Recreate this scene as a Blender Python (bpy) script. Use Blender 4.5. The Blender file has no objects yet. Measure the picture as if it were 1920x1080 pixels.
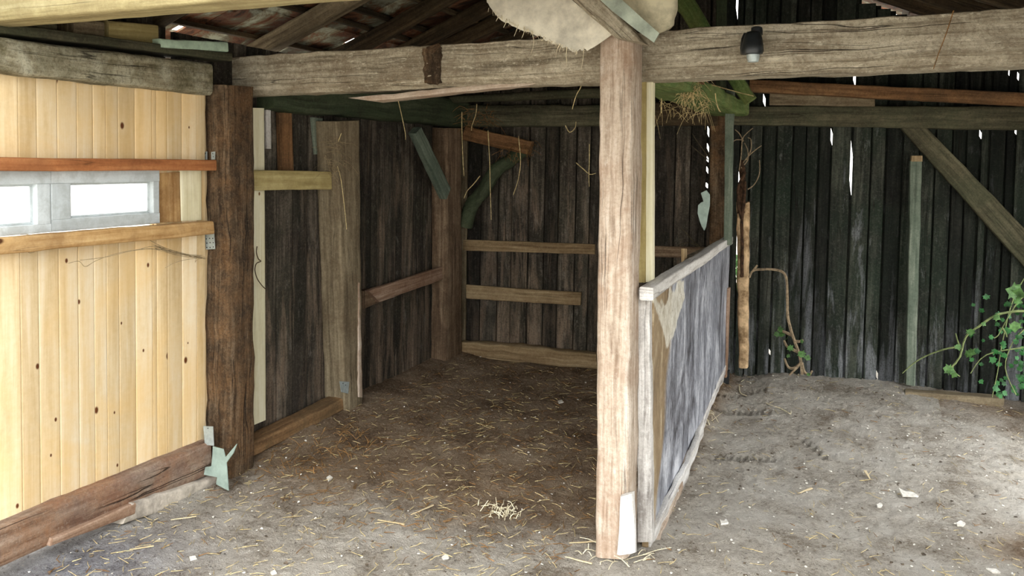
import bpy, math, random
import numpy as np
from mathutils import Vector, Matrix, noise
random.seed(7)
C = bpy.context.scene.collection
# ------------------------------------------------------------------ camera calibration
F, CX, CY, H = 1500., 960., 370., 1.65
_v1 = np.array([-3460., -130, F]); _v2 = np.array([668., -60, F])
_Y = _v2/np.linalg.norm(_v2); _X = -_v1/np.linalg.norm(_v1); _X = _X-_Y*_X.dot(_Y); _X /= np.linalg.norm(_X)
_Z = np.cross(_X, _Y); RC = np.stack([_X, _Y, _Z])
EYE = Vector((0, 0, H))
def ray(px, py): return Vector(RC @ np.array([(px-CX)/F, (py-CY)/F, 1.]))
def plane(px, py, p, n):
    d = ray(px, py); n = Vector(n); t = (Vector(p)-EYE).dot(n)/d.dot(n); return EYE+d*t
def px_x(px, py, x): return plane(px, py, (x, 0, 0), (1, 0, 0))
def px_y(px, py, y): return plane(px, py, (0, y, 0), (0, 1, 0))
def px_z(px, py, z=0.): return plane(px, py, (0, 0, z), (0, 0, 1))
BN = Vector((-.1556, 1, 0)).normalized(); BP = Vector((-3.1, 5.88, 0)); BT = Vector((1, .1556, 0)).normalized()
def px_b(px, py, off=0.): return plane(px, py, BP-BN*off, BN)
RIDGE_X, RIDGE_Z, SL = -.93, 3.16, .41
def roof_z(x): return RIDGE_Z-SL*abs(x-RIDGE_X)
def px_r(px, py, off=0.):
    for s in (-1, 1):
        q = plane(px, py, (RIDGE_X, 0, RIDGE_Z+off), (s*SL, 0, 1))
        if (q.x-RIDGE_X)*s >= 0: return q
    return q
# ------------------------------------------------------------------ materials
def c(r, g, b):
    f = lambda v: (v/255/12.92 if v/255 <= .04045 else ((v/255+.055)/1.055)**2.4)
    return (f(r), f(g), f(b), 1)
class NG:
    def __init__(s, name):
        s.m = bpy.data.materials.new(name); s.m.use_nodes = True; s.t = s.m.node_tree; s.t.nodes.clear()
        s.out = s.t.nodes.new('ShaderNodeOutputMaterial'); s.b = s.t.nodes.new('ShaderNodeBsdfPrincipled')
        s.t.links.new(s.b.outputs[0], s.out.inputs[0])
    def n(s, typ, **kw):
        nd = s.t.nodes.new(typ)
        for k, v in kw.items():
            if isinstance(k, str) and hasattr(nd, k): setattr(nd, k, v)
        return nd
    def set(s, inp, v):
        if hasattr(v, 'is_linked') or isinstance(v, bpy.types.NodeSocket): s.t.links.new(v, inp)
        else: inp.default_value = v
    def mapping(s, vec, scale, loc=(0, 0, 0)):
        m = s.n('ShaderNodeMapping'); s.set(m.inputs['Vector'], vec); m.inputs['Scale'].default_value = scale; m.inputs['Location'].default_value = loc
        return m.outputs[0]
    def noise(s, vec, scale, detail=4, rough=.6, dist=0):
        m = s.n('ShaderNodeTexNoise'); s.set(m.inputs['Vector'], vec); m.inputs['Scale'].default_value = scale
        m.inputs['Detail'].default_value = detail; m.inputs['Roughness'].default_value = rough; m.inputs['Distortion'].default_value = dist
        return m.outputs[0]
    def math(s, op, a, b=0., clamp=False):
        m = s.n('ShaderNodeMath'); m.operation = op; m.use_clamp = clamp; s.set(m.inputs[0], a); s.set(m.inputs[1], b); return m.outputs[0]
    def ramp(s, fac, stops, interp='LINEAR'):
        m = s.n('ShaderNodeValToRGB'); s.set(m.inputs[0], fac); cr = m.color_ramp; cr.interpolation = interp
        while len(cr.elements) < len(stops): cr.elements.new(.5)
        for e, (p, col) in zip(cr.elements, stops): e.position = p; e.color = col if not isinstance(col, (int, float)) else (col, col, col, 1)
        return m.outputs[0]
    def mix(s, fac, a, b, mode='MIX'):
        m = s.n('ShaderNodeMix'); m.data_type = 'RGBA'; m.blend_type = mode
        s.set(m.inputs[0], fac); s.set(m.inputs[6], a); s.set(m.inputs[7], b); return m.outputs[2]
    def bump(s, h, strength=.4, dist=.01):
        m = s.n('ShaderNodeBump'); s.set(m.inputs['Height'], h); m.inputs['Strength'].default_value = strength; m.inputs['Distance'].default_value = dist
        s.t.links.new(m.outputs[0], s.b.inputs['Normal'])
    def fin(s, col, rough=.85, spec=.25):
        s.set(s.b.inputs['Base Color'], col); s.set(s.b.inputs['Roughness'], rough); s.b.inputs['Specular IOR Level'].default_value = spec; return s.m
def wood(name, dark, mid, light, gx=2., gy=38., dust=None, speck=.35, stain=None, knots=None, cracks=.5, flakes=None, bump=.5, bd=.006, tintamt=.5, moss=None, rough=.88, seamfree=True):
    g = NG(name); uv = g.n('ShaderNodeUVMap').outputs[0]; pos = g.n('ShaderNodeNewGeometry').outputs['Position']
    at = g.n('ShaderNodeAttribute'); at.attribute_name = 'tint'; tint = at.outputs['Fac']
    n1 = g.noise(g.mapping(uv, (gx, gy, 1)), 1, 6, .65, .4)
    n2 = g.noise(g.mapping(uv, (gx*.4, gy*.16, 1), (3, 7, 0)), 1, 4, .6, .6)
    n3 = g.noise(pos, 34, 3, .7)
    f = g.math('ADD', g.math('MULTIPLY', n1, .5), g.math('MULTIPLY', n2, .38)); f = g.math('ADD', f, g.math('MULTIPLY', n3, .12))
    col = g.ramp(f, [(.39, dark), (.5, mid), (.61, light)])
    if stain:
        sc, samt, ssc = stain
        k = g.ramp(g.noise(pos, ssc, 5, .65, .5), [(.45, 0.), (.62, 1.)]); col = g.mix(g.math('MULTIPLY', k, samt), col, sc)
    if moss:
        sc, samt, ssc = moss
        k = g.ramp(g.noise(g.mapping(pos, (1, 1, 1), (9, 2, 5)), ssc, 6, .7, .3), [(.42, 0.), (.6, 1.)]); col = g.mix(g.math('MULTIPLY', k, samt), col, sc)
    if flakes:
        sc, samt, ssc, thr = flakes
        k = g.ramp(g.noise(g.mapping(uv, (ssc, ssc*3, 1), (1, 4, 2)), 1, 8, .75), [(thr, 0.), (thr+.07, 1.)]); col = g.mix(g.math('MULTIPLY', k, samt), col, sc)
    if cracks:
        cn = g.noise(g.mapping(uv, (gx*.35, gy*.5, 1), (11, 3, 0)), 1, 2, .5, .3)
        ck = g.ramp(g.math('ABSOLUTE', g.math('SUBTRACT', cn, .5)), [(.0, 1.), (.012, 0.)]); 
        msk = g.ramp(g.noise(g.mapping(uv, (1.5, 8, 1)), 1, 2), [(.5, 0.), (.6, 1.)])
        ck = g.math('MULTIPLY', ck, msk); col = g.mix(g.math('MULTIPLY', ck, cracks), col, (.012, .009, .006, 1))
    if dust:
        sc, amt, z0, z1 = dust
        sx = g.n('ShaderNodeSeparateXYZ'); g.set(sx.inputs[0], pos)
        zz = g.math('DIVIDE', g.math('SUBTRACT', sx.outputs[2], z0), z1-z0)
        st = g.noise(g.mapping(pos, (9, 9, 1.1), (4, 4, 0)), 1, 6, .7, .4)
        k = g.ramp(g.math('SUBTRACT', st, g.math('MULTIPLY', zz, .14)), [(.44, 0.), (.58, 1.)]); col = g.mix(g.math('MULTIPLY', k, amt), col, sc)
    if speck:
        k = g.ramp(g.noise(pos, 85, 5, .8), [(.40, 1.), (.5, 0.)]); col = g.mix(g.math('MULTIPLY', k, speck), col, dark)
        k = g.ramp(g.noise(g.mapping(pos, (1, 1, 1), (7, 1, 3)), 60, 6, .8), [(.53, 0.), (.64, 1.)]); col = g.mix(g.math('MULTIPLY', k, speck*.8), col, light)
    if knots:
        sc, ks, kthr = knots
        vo = g.n('ShaderNodeTexVoronoi'); vo.voronoi_dimensions = '2D'; g.set(vo.inputs['Vector'], g.mapping(uv, (ks*.62, ks, 1))); vo.inputs['Scale'].default_value = 1
        sel = g.n('ShaderNodeSeparateColor'); g.set(sel.inputs[0], vo.outputs['Color'])
        on = g.math('GREATER_THAN', sel.outputs[0], kthr)
        size = g.math('ADD', g.math('MULTIPLY', sel.outputs[1], .07), .03)
        rel = g.math('DIVIDE', vo.outputs['Distance'], size)
        core = g.math('MULTIPLY', g.ramp(rel, [(.55, 1.), (1., 0.)]), on)
        halo = g.math('MULTIPLY', g.ramp(g.math('MULTIPLY', rel, .33), [(.2, .5), (1., 0.)]), on)
        col = g.mix(halo, col, mid); col = g.mix(core, col, sc)
    tv = g.math('ADD', g.math('MULTIPLY', g.math('SUBTRACT', tint, .5), tintamt*2), 1.)
    tc = g.n('ShaderNodeCombineColor'); [g.set(tc.inputs[i], tv) for i in range(3)]
    col = g.mix(1., col, tc.outputs[0], 'MULTIPLY')
    h = g.math('ADD', g.math('MULTIPLY', n1, .8), g.math('MULTIPLY', n2, .5))
    if speck: h = g.math('ADD', h, g.math('MULTIPLY', g.noise(pos, 60, 6, .8), .5*min(1, speck*3)))
    if cracks: h = g.math('SUBTRACT', h, g.math('MULTIPLY', ck, .8))
    g.bump(h, bump, bd)
    return g.fin(col, rough)
M = {}
M['beam'] = wood('weathered_pale_beam', c(112, 102, 84), c(178, 167, 144), c(214, 205, 182), stain=(c(126, 110, 88), .6, 5), flakes=(c(232, 224, 200), .65, 14, .56), cracks=.85, bump=1., bd=.014, speck=.5)
M['plate'] = wood('lichen_grey_beam', c(78, 70, 50), c(142, 132, 106), c(184, 176, 148), stain=(c(208, 204, 180), .6, 7), moss=(c(92, 88, 60), .6, 9), cracks=.8, bump=1., bd=.014, speck=.5)
M['lintel'] = wood('pale_planed_lintel', c(132, 120, 84), c(168, 156, 114), c(188, 178, 138), stain=(c(128, 114, 82), .4, 4), cracks=.4, speck=.3)
M['post'] = wood('pale_worn_post', c(134, 114, 96), c(188, 171, 152), c(218, 205, 190), stain=(c(152, 122, 98), .5, 5), flakes=(c(232, 226, 216), .3, 8, .58), cracks=.7, bump=.7, bd=.01, speck=.3)
M['darkpost'] = wood('dark_brown_post', c(46, 34, 22), c(92, 74, 54), c(140, 120, 96), stain=(c(46, 35, 24), .7, 6), moss=(c(146, 108, 70), .4, 5), cracks=.9, bump=1., bd=.016, speck=.5)
M['greypost'] = wood('dusty_grey_post', c(84, 73, 56), c(124, 111, 88), c(158, 144, 118), stain=(c(94, 78, 58), .45, 6), cracks=.6, speck=.4)
M['brownpost'] = wood('dusty_brown_post', c(72, 56, 42), c(116, 95, 74), c(150, 130, 106), stain=(c(70, 54, 40), .5, 6), cracks=.6, speck=.4)
M['boards'] = wood('dark_weathered_boards', c(30, 26, 21), c(64, 57, 49), c(108, 99, 87), gx=1.6, gy=30, stain=(c(30, 27, 22), .6, 4), moss=(c(46, 48, 36), .4, 2.2), flakes=(c(132, 126, 116), .35, 5, .56), dust=(c(130, 112, 94), .65, .1, 1.9), cracks=.8, tintamt=.6, bump=.9, bd=.012, speck=.5)
M['boardsg'] = wood('dark_mossy_boards', c(19, 21, 18), c(44, 46, 39), c(80, 81, 72), gx=1.6, gy=28, stain=(c(18, 21, 17), .6, 3), moss=(c(30, 44, 32), .5, 1.8), flakes=(c(120, 122, 120), .3, 5, .58), dust=(c(128, 130, 134), .75, -.2, 1.0), cracks=.8, tintamt=.6, bump=.9, bd=.012, speck=.5)
M['pine'] = wood('new_pine_boards', c(198, 170, 124), c(219, 196, 155), c(230, 214, 184), gx=1.2, gy=22, stain=(c(228, 188, 122), .45, 1.3), knots=(c(92, 50, 20), 7.5, .6), cracks=0, tintamt=.13, bump=.12, bd=.002, rough=.6, speck=.06)
M['palepine'] = wood('pale_pine_stud', c(206, 196, 158), c(224, 217, 184), c(235, 230, 206), knots=(c(120, 84, 40), 5, .85), cracks=.15, tintamt=.1, bump=.15, bd=.002, rough=.65, speck=.06)
M['orange'] = wood('reddish_brown_rail', c(112, 66, 34), c(158, 99, 58), c(184, 126, 80), stain=(c(118, 74, 44), .5, 3), cracks=.4, bump=.3, speck=.2)
M['tan'] = wood('tan_rail', c(150, 112, 66), c(186, 150, 100), c(208, 178, 130), stain=(c(118, 82, 48), .55, 4), knots=(c(80, 48, 24), 5, .8), cracks=.4, bump=.3, speck=.2)
M['yellow'] = wood('yellowed_rail', c(140, 124, 78), c(170, 154, 104), c(188, 174, 124), stain=(c(126, 108, 66), .4, 6), knots=(c(96, 74, 38), 7, .75), cracks=.2, bump=.3, speck=.25)
M['sill'] = wood('worn_sill_timber', c(92, 72, 58), c(148, 128, 110), c(184, 166, 148), gx=1.5, gy=26, stain=(c(168, 112, 66), .45, 3.2), moss=(c(110, 80, 70), .5, 5), cracks=.9, bump=1., bd=.014, speck=.4)
M['rust'] = wood('rusty_brown_timber', c(84, 62, 40), c(128, 98, 66), c(154, 122, 86), stain=(c(84, 72, 50), .6, 5), cracks=.5, speck=.45)
M['dusty'] = wood('dusty_tan_board', c(104, 84, 58), c(144, 122, 90), c(174, 154, 120), stain=(c(112, 88, 60), .4, 6), cracks=.5)
M['dusty2'] = wood('dusty_pinkish_board', c(110, 82, 62), c(150, 122, 100), c(184, 160, 140), stain=(c(110, 76, 54), .4, 6), cracks=.6)
M['greenish'] = wood('algae_green_timber', c(34, 40, 27), c(60, 67, 48), c(88, 94, 72), stain=(c(40, 44, 30), .5, 4), moss=(c(60, 74, 50), .5, 3), cracks=.5, speck=.4)
M['greenbright'] = wood('bright_green_algae_timber', c(52, 70, 34), c(96, 118, 62), c(136, 154, 98), stain=(c(74, 98, 56), .6, 6), moss=(c(118, 112, 66), .4, 5), cracks=.4, speck=.4)
M['greenprop'] = wood('grey_green_prop', c(68, 80, 68), c(104, 114, 100), c(134, 142, 126), stain=(c(72, 86, 72), .5, 4), cracks=.5)
M['olive'] = wood('olive_grey_beam', c(48, 46, 33), c(84, 80, 62), c(114, 109, 86), stain=(c(50, 46, 32), .5, 4), moss=(c(64, 70, 50), .5, 3), cracks=.7, speck=.4)
M['rafter'] = wood('dark_rafter', c(36, 28, 18), c(72, 58, 40), c(104, 88, 64), stain=(c(36, 34, 22), .5, 4), cracks=.6)
M['orangedark'] = wood('orange_brown_beam', c(78, 54, 32), c(124, 90, 58), c(152, 116, 80), stain=(c(74, 56, 38), .6, 4), cracks=.6, speck=.4)
M['white'] = wood('whitewashed_edge_board', c(140, 134, 128), c(206, 202, 196), c(232, 230, 226), flakes=(c(96, 90, 84), .5, 12, .6), cracks=.5, gy=24)
M['frame'] = wood('grey_white_window_paint', c(172, 178, 178), c(190, 197, 198), c(204, 210, 210), gx=1, gy=10, stain=(c(140, 142, 136), .4, 14), cracks=.1, bump=.1, bd=.002, rough=.55)
def simple(name, col, rough=.7, metal=0., var=.15, sc=20, bump=.2, bd=.003, spec=.3, second=None):
    g = NG(name); pos = g.n('ShaderNodeNewGeometry').outputs['Position']; n = g.noise(pos, sc, 5, .65)
    a = tuple(v*(1-var*1.6) for v in col[:3])+(1,); b = second or tuple(min(1, v*(1+var)) for v in col[:3])+(1,)
    k = g.ramp(n, [(.35, a), (.62, b)]); g.b.inputs['Metallic'].default_value = metal; g.bump(n, bump, bd)
    return g.fin(k, rough, spec)
M['metal'] = simple('galvanised_steel', c(176, 186, 184), .45, .35, .12, 30)
M['metal2'] = simple('pale_zinc_sheet', c(158, 176, 166), .5, .2, .14, 12)
M['hole'] = simple('dark_hole', c(30, 26, 22), .8)
M['cloth'] = simple('pale_burlap', c(210, 204, 186), .95, 0, .2, 9, .5, .004)
M['clothdark'] = simple('dusty_sack_cloth', c(192, 184, 156), .95, 0, .3, 8, .5, .004)
M['clothblue'] = simple('bluish_cloth_strip', c(172, 182, 166), .9, 0, .2, 12)
M['straw'] = simple('dry_straw', c(196, 176, 128), .8, 0, .3, 60)
M['strawpale'] = simple('pale_straw', c(222, 210, 178), .8, 0, .2, 60)
M['straworange'] = simple('brown_straw', c(130, 96, 56), .85, 0, .4, 50)
M['chip'] = simple('pale_chips', c(224, 218, 206), .8, 0, .15, 60)
M['clod'] = simple('dark_clods', c(98, 86, 72), .95, 0, .4, 50)
M['twig'] = simple('dry_twig', c(150, 132, 106), .9, 0, .3, 40)
M['twigdark'] = simple('dark_twig', c(74, 66, 48), .9, 0, .3, 40)
M['vine'] = simple('vine_stem', c(118, 130, 84), .8, 0, .25, 30)
M['leaf'] = simple('ivy_leaf', c(78, 112, 60), .5, 0, .35, 30)
M['leafdark'] = simple('shaded_leaf', c(40, 92, 42), .5, 0, .4, 14)
M['cobweb'] = simple('dusty_cobweb', c(150, 132, 100), .95, 0, .3, 40)
M['trunk'] = simple('split_trunk_wood', c(196, 160, 116), .85, 0, .35, 14, .8, .012, second=c(222, 190, 148))
M['bark'] = simple('dark_vine_bark', c(70, 50, 34), .9, 0, .5, 30, .8, .01)
M['foam'] = simple('mint_white_board', c(178, 200, 176), .8, 0, .15, 18)
M['stone'] = simple('pale_plinth_concrete', c(178, 168, 154), .9, 0, .25, 14, .8, .01)
M['cable'] = simple('brown_cord', c(84, 70, 46), .7)
M['black'] = simple('black_lamp_plastic', c(26, 30, 32), .35, 0, .3, 20, .1, .002, .5)
M['ply'] = simple('brown_ply', c(150, 120, 84), .7)
def tile_mat():
    g = NG('old_clay_tiles'); pos = g.n('ShaderNodeNewGeometry').outputs['Position']
    at = g.n('ShaderNodeAttribute'); at.attribute_name = 'tint'
    n = g.noise(pos, 5, 6, .7, .6); k = g.ramp(n, [(.38, c(58, 42, 30)), (.47, c(112, 72, 50)), (.54, c(112, 104, 84)), (.64, c(156, 158, 140))])
    tv = g.math('ADD', at.outputs['Fac'], .35); tc = g.n('ShaderNodeCombineColor'); [g.set(tc.inputs[i], tv) for i in range(3)]
    g.bump(g.noise(pos, 30, 4), .5, .01); return g.fin(g.mix(1., k, tc.outputs[0], 'MULTIPLY'), .9)
M['tile'] = tile_mat()
def ground_mat():
    g = NG('dusty_dirt'); pos = g.n('ShaderNodeNewGeometry').outputs['Position']
    at = g.n('ShaderNodeAttribute'); at.attribute_name = 'dung'; d = at.outputs['Fac']
    at2 = g.n('ShaderNodeAttribute'); at2.attribute_name = 'blue'; bl = at2.outputs['Fac']
    n = g.noise(pos, 3.2, 8, .68, .3); n2 = g.noise(pos, 48, 6, .75, .2); n3 = g.noise(pos, 150, 4, .7)
    f = g.math('ADD', g.math('MULTIPLY', n, .5), g.math('MULTIPLY', n2, .32)); f = g.math('ADD', f, g.math('MULTIPLY', n3, .18))
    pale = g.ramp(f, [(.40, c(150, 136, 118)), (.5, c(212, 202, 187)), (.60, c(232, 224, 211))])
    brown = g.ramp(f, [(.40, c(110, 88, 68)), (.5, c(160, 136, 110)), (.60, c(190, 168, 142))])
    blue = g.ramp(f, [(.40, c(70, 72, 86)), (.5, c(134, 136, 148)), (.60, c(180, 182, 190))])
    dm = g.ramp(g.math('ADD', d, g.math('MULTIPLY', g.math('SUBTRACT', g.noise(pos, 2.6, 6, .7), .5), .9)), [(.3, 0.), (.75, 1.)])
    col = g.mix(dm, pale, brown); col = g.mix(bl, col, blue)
    sp = g.ramp(g.noise(pos, 62, 2, .5), [(.66, 0.), (.7, 1.)]); col = g.mix(g.math('MULTIPLY', sp, .6), col, c(222, 214, 198))
    dk = g.ramp(g.noise(g.mapping(pos, (1, 1, 1), (5, 5, 5)), 40, 3, .6), [(.30, 1.), (.37, 0.)]); col = g.mix(g.math('MULTIPLY', dk, .6), col, c(64, 50, 38))
    g.bump(g.math('ADD', g.math('MULTIPLY', n2, .8), g.math('MULTIPLY', n3, .5)), 1., .05)
    return g.fin(col, .97, .1)
M['ground'] = ground_mat()
def panel_mat():
    g = NG('scuffed_grey_panel'); uv = g.n('ShaderNodeUVMap').outputs[0]; at = g.n('ShaderNodeAttribute'); at.attribute_name = 'tint'
    n = g.noise(g.mapping(uv, (5, 1.8, 1)), 1, 7, .7, .9); n2 = g.noise(g.mapping(uv, (34, 14, 1)), 1, 6, .8)
    f = g.math('ADD', g.math('MULTIPLY', n, .65), g.math('MULTIPLY', n2, .35))
    grey = g.ramp(f, [(.38, c(56, 56, 62)), (.47, c(116, 118, 126)), (.54, c(158, 161, 169)), (.62, c(206, 208, 214))])
    tan = g.ramp(f, [(.38, c(112, 90, 62)), (.52, c(152, 130, 98)), (.62, c(196, 180, 150))])
    col = g.mix(at.outputs['Fac'], grey, tan)
    pa = g.n('ShaderNodeAttribute'); pa.attribute_name = 'paint'; col = g.mix(g.math('MULTIPLY', pa.outputs['Fac'], .85), col, g.ramp(n2, [(.4, c(190, 182, 160)), (.55, c(226, 222, 208))]))
    sp = g.ramp(g.noise(g.mapping(uv, (60, 45, 1), (3, 1, 0)), 1, 3, .6), [(.28, 1.), (.34, 0.)]); col = g.mix(g.math('MULTIPLY', sp, .7), col, c(34, 32, 34))
    g.bump(n2, .4, .006); return g.fin(col, .5, .4)
M['panel'] = panel_mat()
def pane_mat():
    g = NG('frosted_pattern_glass'); uv = g.n('ShaderNodeNewGeometry').outputs['Position']
    g.t.nodes.remove(g.b); tr = g.n('ShaderNodeBsdfTranslucent'); tr.inputs[0].default_value = (.95, .97, .97, 1)
    tp = g.n('ShaderNodeBsdfTransparent'); mx = g.n('ShaderNodeMixShader')
    w = g.n('ShaderNodeTexVoronoi'); g.set(w.inputs['Vector'], uv); w.inputs['Scale'].default_value = 70
    g.set(mx.inputs[0], g.ramp(w.outputs['Distance'], [(.1, .3), (.5, .5)])); g.t.links.new(tr.outputs[0], mx.inputs[1]); g.t.links.new(tp.outputs[0], mx.inputs[2])
    g.t.links.new(mx.outputs[0], g.out.inputs[0]); return g.m
M['pane'] = pane_mat()
# ------------------------------------------------------------------ objects
def mesh_obj(name, verts, faces, mat, parent=None, uvs=None, tint=None, smooth=True, sharp=40, origin=None):
    me = bpy.data.meshes.new(name)
    o0 = Vector(origin) if origin is not None else Vector((0, 0, 0))
    if origin is None and len(verts):
        n = len(verts); o0 = Vector((sum(v[0] for v in verts)/n, sum(v[1] for v in verts)/n, min(v[2] for v in verts)))
    me.from_pydata([tuple(Vector(v)-o0) for v in verts], [], faces)
    if uvs is not None:
        l = me.uv_layers.new(name='UVMap'); flat = []
        for fu in uvs:
            for u in fu: flat += [u[0], u[1]]
        l.data.foreach_set('uv', flat)
    a = me.attributes.new('tint', 'FLOAT', 'POINT'); a.data.foreach_set('value', tint if tint is not None else [.5]*len(verts))
    for m in (mat if isinstance(mat, list) else [mat]): me.materials.append(m)
    if smooth:
        me.shade_smooth(); me.set_sharp_from_angle(angle=math.radians(sharp))
    me.update()
    o = bpy.data.objects.new(name, me); C.objects.link(o); o.location = o0
    if parent is not None: o.parent = parent; o.location = o0-parent.location
    return o
def tag(o, label=None, cat=None, group=None, kind=None):
    if label: o['label'] = label
    if cat: o['category'] = cat
    if group: o['group'] = group
    if kind: o['kind'] = kind
    return o
def empty(name, loc):
    o = bpy.data.objects.new(name, None); C.objects.link(o); o.location = loc; o.empty_display_size = .1; return o
class MB:
    """collects geometry for ONE mesh"""
    def __init__(s): s.v = []; s.f = []; s.uv = []; s.t = []; s.mi = []
    def build(s, name, mat, parent=None, smooth=True, sharp=40, origin=None):
        o = mesh_obj(name, s.v, s.f, mat, parent, s.uv, s.t, smooth, sharp, origin)
        if any(s.mi): o.data.polygons.foreach_set('material_index', s.mi)
        return o
    def add(s, verts, faces, uvs, tint=.5, mi=0):
        k = len(s.v); s.v += [Vector(v) for v in verts]; s.f += [[i+k for i in f] for f in faces]; s.uv += uvs; s.t += [tint]*len(verts); s.mi += [mi]*len(faces)
    def loft(s, A0, B0, A1, B1, nv, e=9., rough=.002, wav=.003, step=.05, k=20, tint=.5, fr=9., mi=0, rag0=0., rag1=0., prof=None):
        A0, B0, A1, B1, nv = map(Vector, (A0, B0, A1, B1, nv))
        L = ((A1+B1)/2-(A0+B0)/2).length; n = max(2, int(L/step)+1); ou, ov = random.random()*20, random.random()*20
        w = (B0-A0).length; per = 2*(w+nv.length); off = Vector((random.random()*50, random.random()*50, random.random()*50))
        V = []; ax = ((A1+B1)/2-(A0+B0)/2).normalized()
        ps = []
        for j in range(k):
            a = 2*math.pi*(j+.5)/k; ca, sa = math.cos(a), math.sin(a)
            ps.append((math.copysign(abs(ca)**(2/e), ca)*.5+.5, math.copysign(abs(sa)**(2/e), sa)*.5+.5))
        if prof:
            ps = []
            for q in range(len(prof)):
                a, b = prof[q], prof[(q+1) % len(prof)]; ns = max(1, int(math.hypot(b[0]-a[0], b[1]-a[1])/.14)); ps += [(a[0]+(b[0]-a[0])*i/ns, a[1]+(b[1]-a[1])*i/ns) for i in range(ns)]
            k = len(ps)
        pu = [0]
        for j in range(k):
            a, b = ps[j], ps[(j+1) % k]; pu.append(pu[-1]+math.hypot((a[0]-b[0])*w, (a[1]-b[1])*nv.length))
        for i in range(n+1):
            t = i/n; A = A0.lerp(A1, t); B = B0.lerp(B1, t); wv = noise.noise_vector(off+ax*(t*L*1.3))*wav
            for j, (x, y) in enumerate(ps):
                p = A+(B-A)*x+nv*y
                if rough: p = p+noise.noise_vector((p+off)*fr)*rough+noise.noise_vector((p+off)*fr*3.3)*rough*.4
                if i == 0 and rag0: p = p+ax*(noise.noise((p+off)*22)*rag0)
                if i == n and rag1: p = p+ax*(noise.noise((p+off)*22)*rag1)
                V.append(p+wv)
        Fc = []; UV = []
        for i in range(n):
            for j in range(k):
                j2 = (j+1) % k; Fc.append([i*k+j, i*k+j2, (i+1)*k+j2, (i+1)*k+j])
                u0, u1 = i/n*L+ou, (i+1)/n*L+ou; UV.append([(u0, pu[j]+ov), (u0, pu[j+1]+ov), (u1, pu[j+1]+ov), (u1, pu[j]+ov)])
        for base, rev in ((0, True), (n*k, False)):
            idx = [base+j for j in range(k)]; idx2 = idx[::-1] if rev else idx
            Fc.append(idx2); UV.append([(ou+ps[(q-base)][0]*w*.4, ov+ps[(q-base)][1]*.3) for q in idx2])
        # orientation
        if (B0-A0).cross(nv).dot(ax) < 0: Fc = [f[::-1] for f in Fc]; UV = [u[::-1] for u in UV]
        s.add(V, Fc, UV, tint, mi); return s
    def box(s, p0, p1, tint=.5, e=9, **kw):
        x0, y0, z0 = p0; x1, y1, z1 = p1; d = (abs(x1-x0), abs(y1-y0), abs(z1-z0)); a = d.index(max(d))
        if a == 2: return s.loft((x0, y0, z0), (x1, y0, z0), (x0, y0, z1), (x1, y0, z1), (0, y1-y0, 0), tint=tint, e=e, **kw)
        if a == 0: return s.loft((x0, y0, z0), (x0, y0, z1), (x1, y0, z0), (x1, y0, z1), (0, y1-y0, 0), tint=tint, e=e, **kw)
        return s.loft((x0, y0, z0), (x0, y0, z1), (x0, y1, z0), (x0, y1, z1), (x1-x0, 0, 0), tint=tint, e=e, **kw)
    def tube(s, pts, r0, r1=None, k=6, tint=.5, sub=4, jit=0., mi=0):
        pts = [Vector(p) for p in pts]; r1 = r0 if r1 is None else r1; P = []
        for i in range(len(pts)-1):
            a = pts[max(i-1, 0)]; b = pts[i]; c_ = pts[i+1]; d = pts[min(i+2, len(pts)-1)]
            for q in range(sub):
                t = q/sub; P.append(.5*((2*b)+(c_-a)*t+(2*a-5*b+4*c_-d)*t*t+(3*b-a-3*c_+d)*t**3))
        P.append(pts[-1]); n = len(P); V = []; Fc = []; UV = []; up = Vector((.3, .2, 1)); L = 0
        for i, p in enumerate(P):
            ta = (P[min(i+1, n-1)]-P[max(i-1, 0)]); ta = ta.normalized() if ta.length > 1e-9 else Vector((0, 0, 1))
            s1 = ta.cross(up); s1 = s1.normalized() if s1.length > 1e-3 else ta.cross(Vector((1, 0, 0))).normalized(); s2 = ta.cross(s1)
            r = r0+(r1-r0)*i/(n-1)
            for j in range(k):
                a = 2*math.pi*j/k; q = p+s1*math.cos(a)*r+s2*math.sin(a)*r
                if jit: q = q+noise.noise_vector(q*40)*jit
                V.append(q)
        for i in range(n-1):
            for j in range(k):
                j2 = (j+1) % k; Fc.append([i*k+j, (i+1)*k+j, (i+1)*k+j2, i*k+j2]); UV.append([(i*.05, j*.01), (i*.05+.05, j*.01), (i*.05+.05, j*.01+.01), (i*.05, j*.01+.01)])
        for base in (0, (n-1)*k):
            f = [base+j for j in range(k)]; f = f if base == 0 else f[::-1]; Fc.append(f); UV.append([(0, 0)]*k)
        s.add(V, Fc, UV, tint, mi); return s
    def poly(s, pts, nv, tint=.5, mi=0):
        """flat outline with thickness"""
        pts = [Vector(p) for p in pts]; n = len(pts); nv = Vector(nv); V = pts+[p+nv for p in pts]
        Fc = [list(range(n)), [n+i for i in range(n)][::-1]]+[[(i+1) % n, i, n+i, n+(i+1) % n] for i in range(n)]
        s.add(V, Fc, [[(V[i].y+V[i].x, V[i].z) for i in f] for f in Fc], tint, mi); return s
    def leaf(s, p, dx, dn, size, tint=.5):
        dx = Vector(dx).normalized(); dn = Vector(dn).normalized(); dy = dn.cross(dx).normalized()
        shp = [(0, 0), (.25, .38), (.12, .5), (.5, .4), (.62, .62), (.7, .28), (1.05, 0), (.7, -.28), (.62, -.62), (.5, -.4), (.12, -.5), (.25, -.38)]
        V = [Vector(p)+dx*a*size+dy*b*size+dn*(abs(b)*.25-.12*a)*size for a, b in shp]+[Vector(p)+dx*.45*size]
        n = len(shp); Fc = [[i, (i+1) % n, n] for i in range(n)]
        s.add(V, Fc, [[(0, 0), (1, 0), (0, 1)] for _ in Fc], tint); return s
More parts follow.
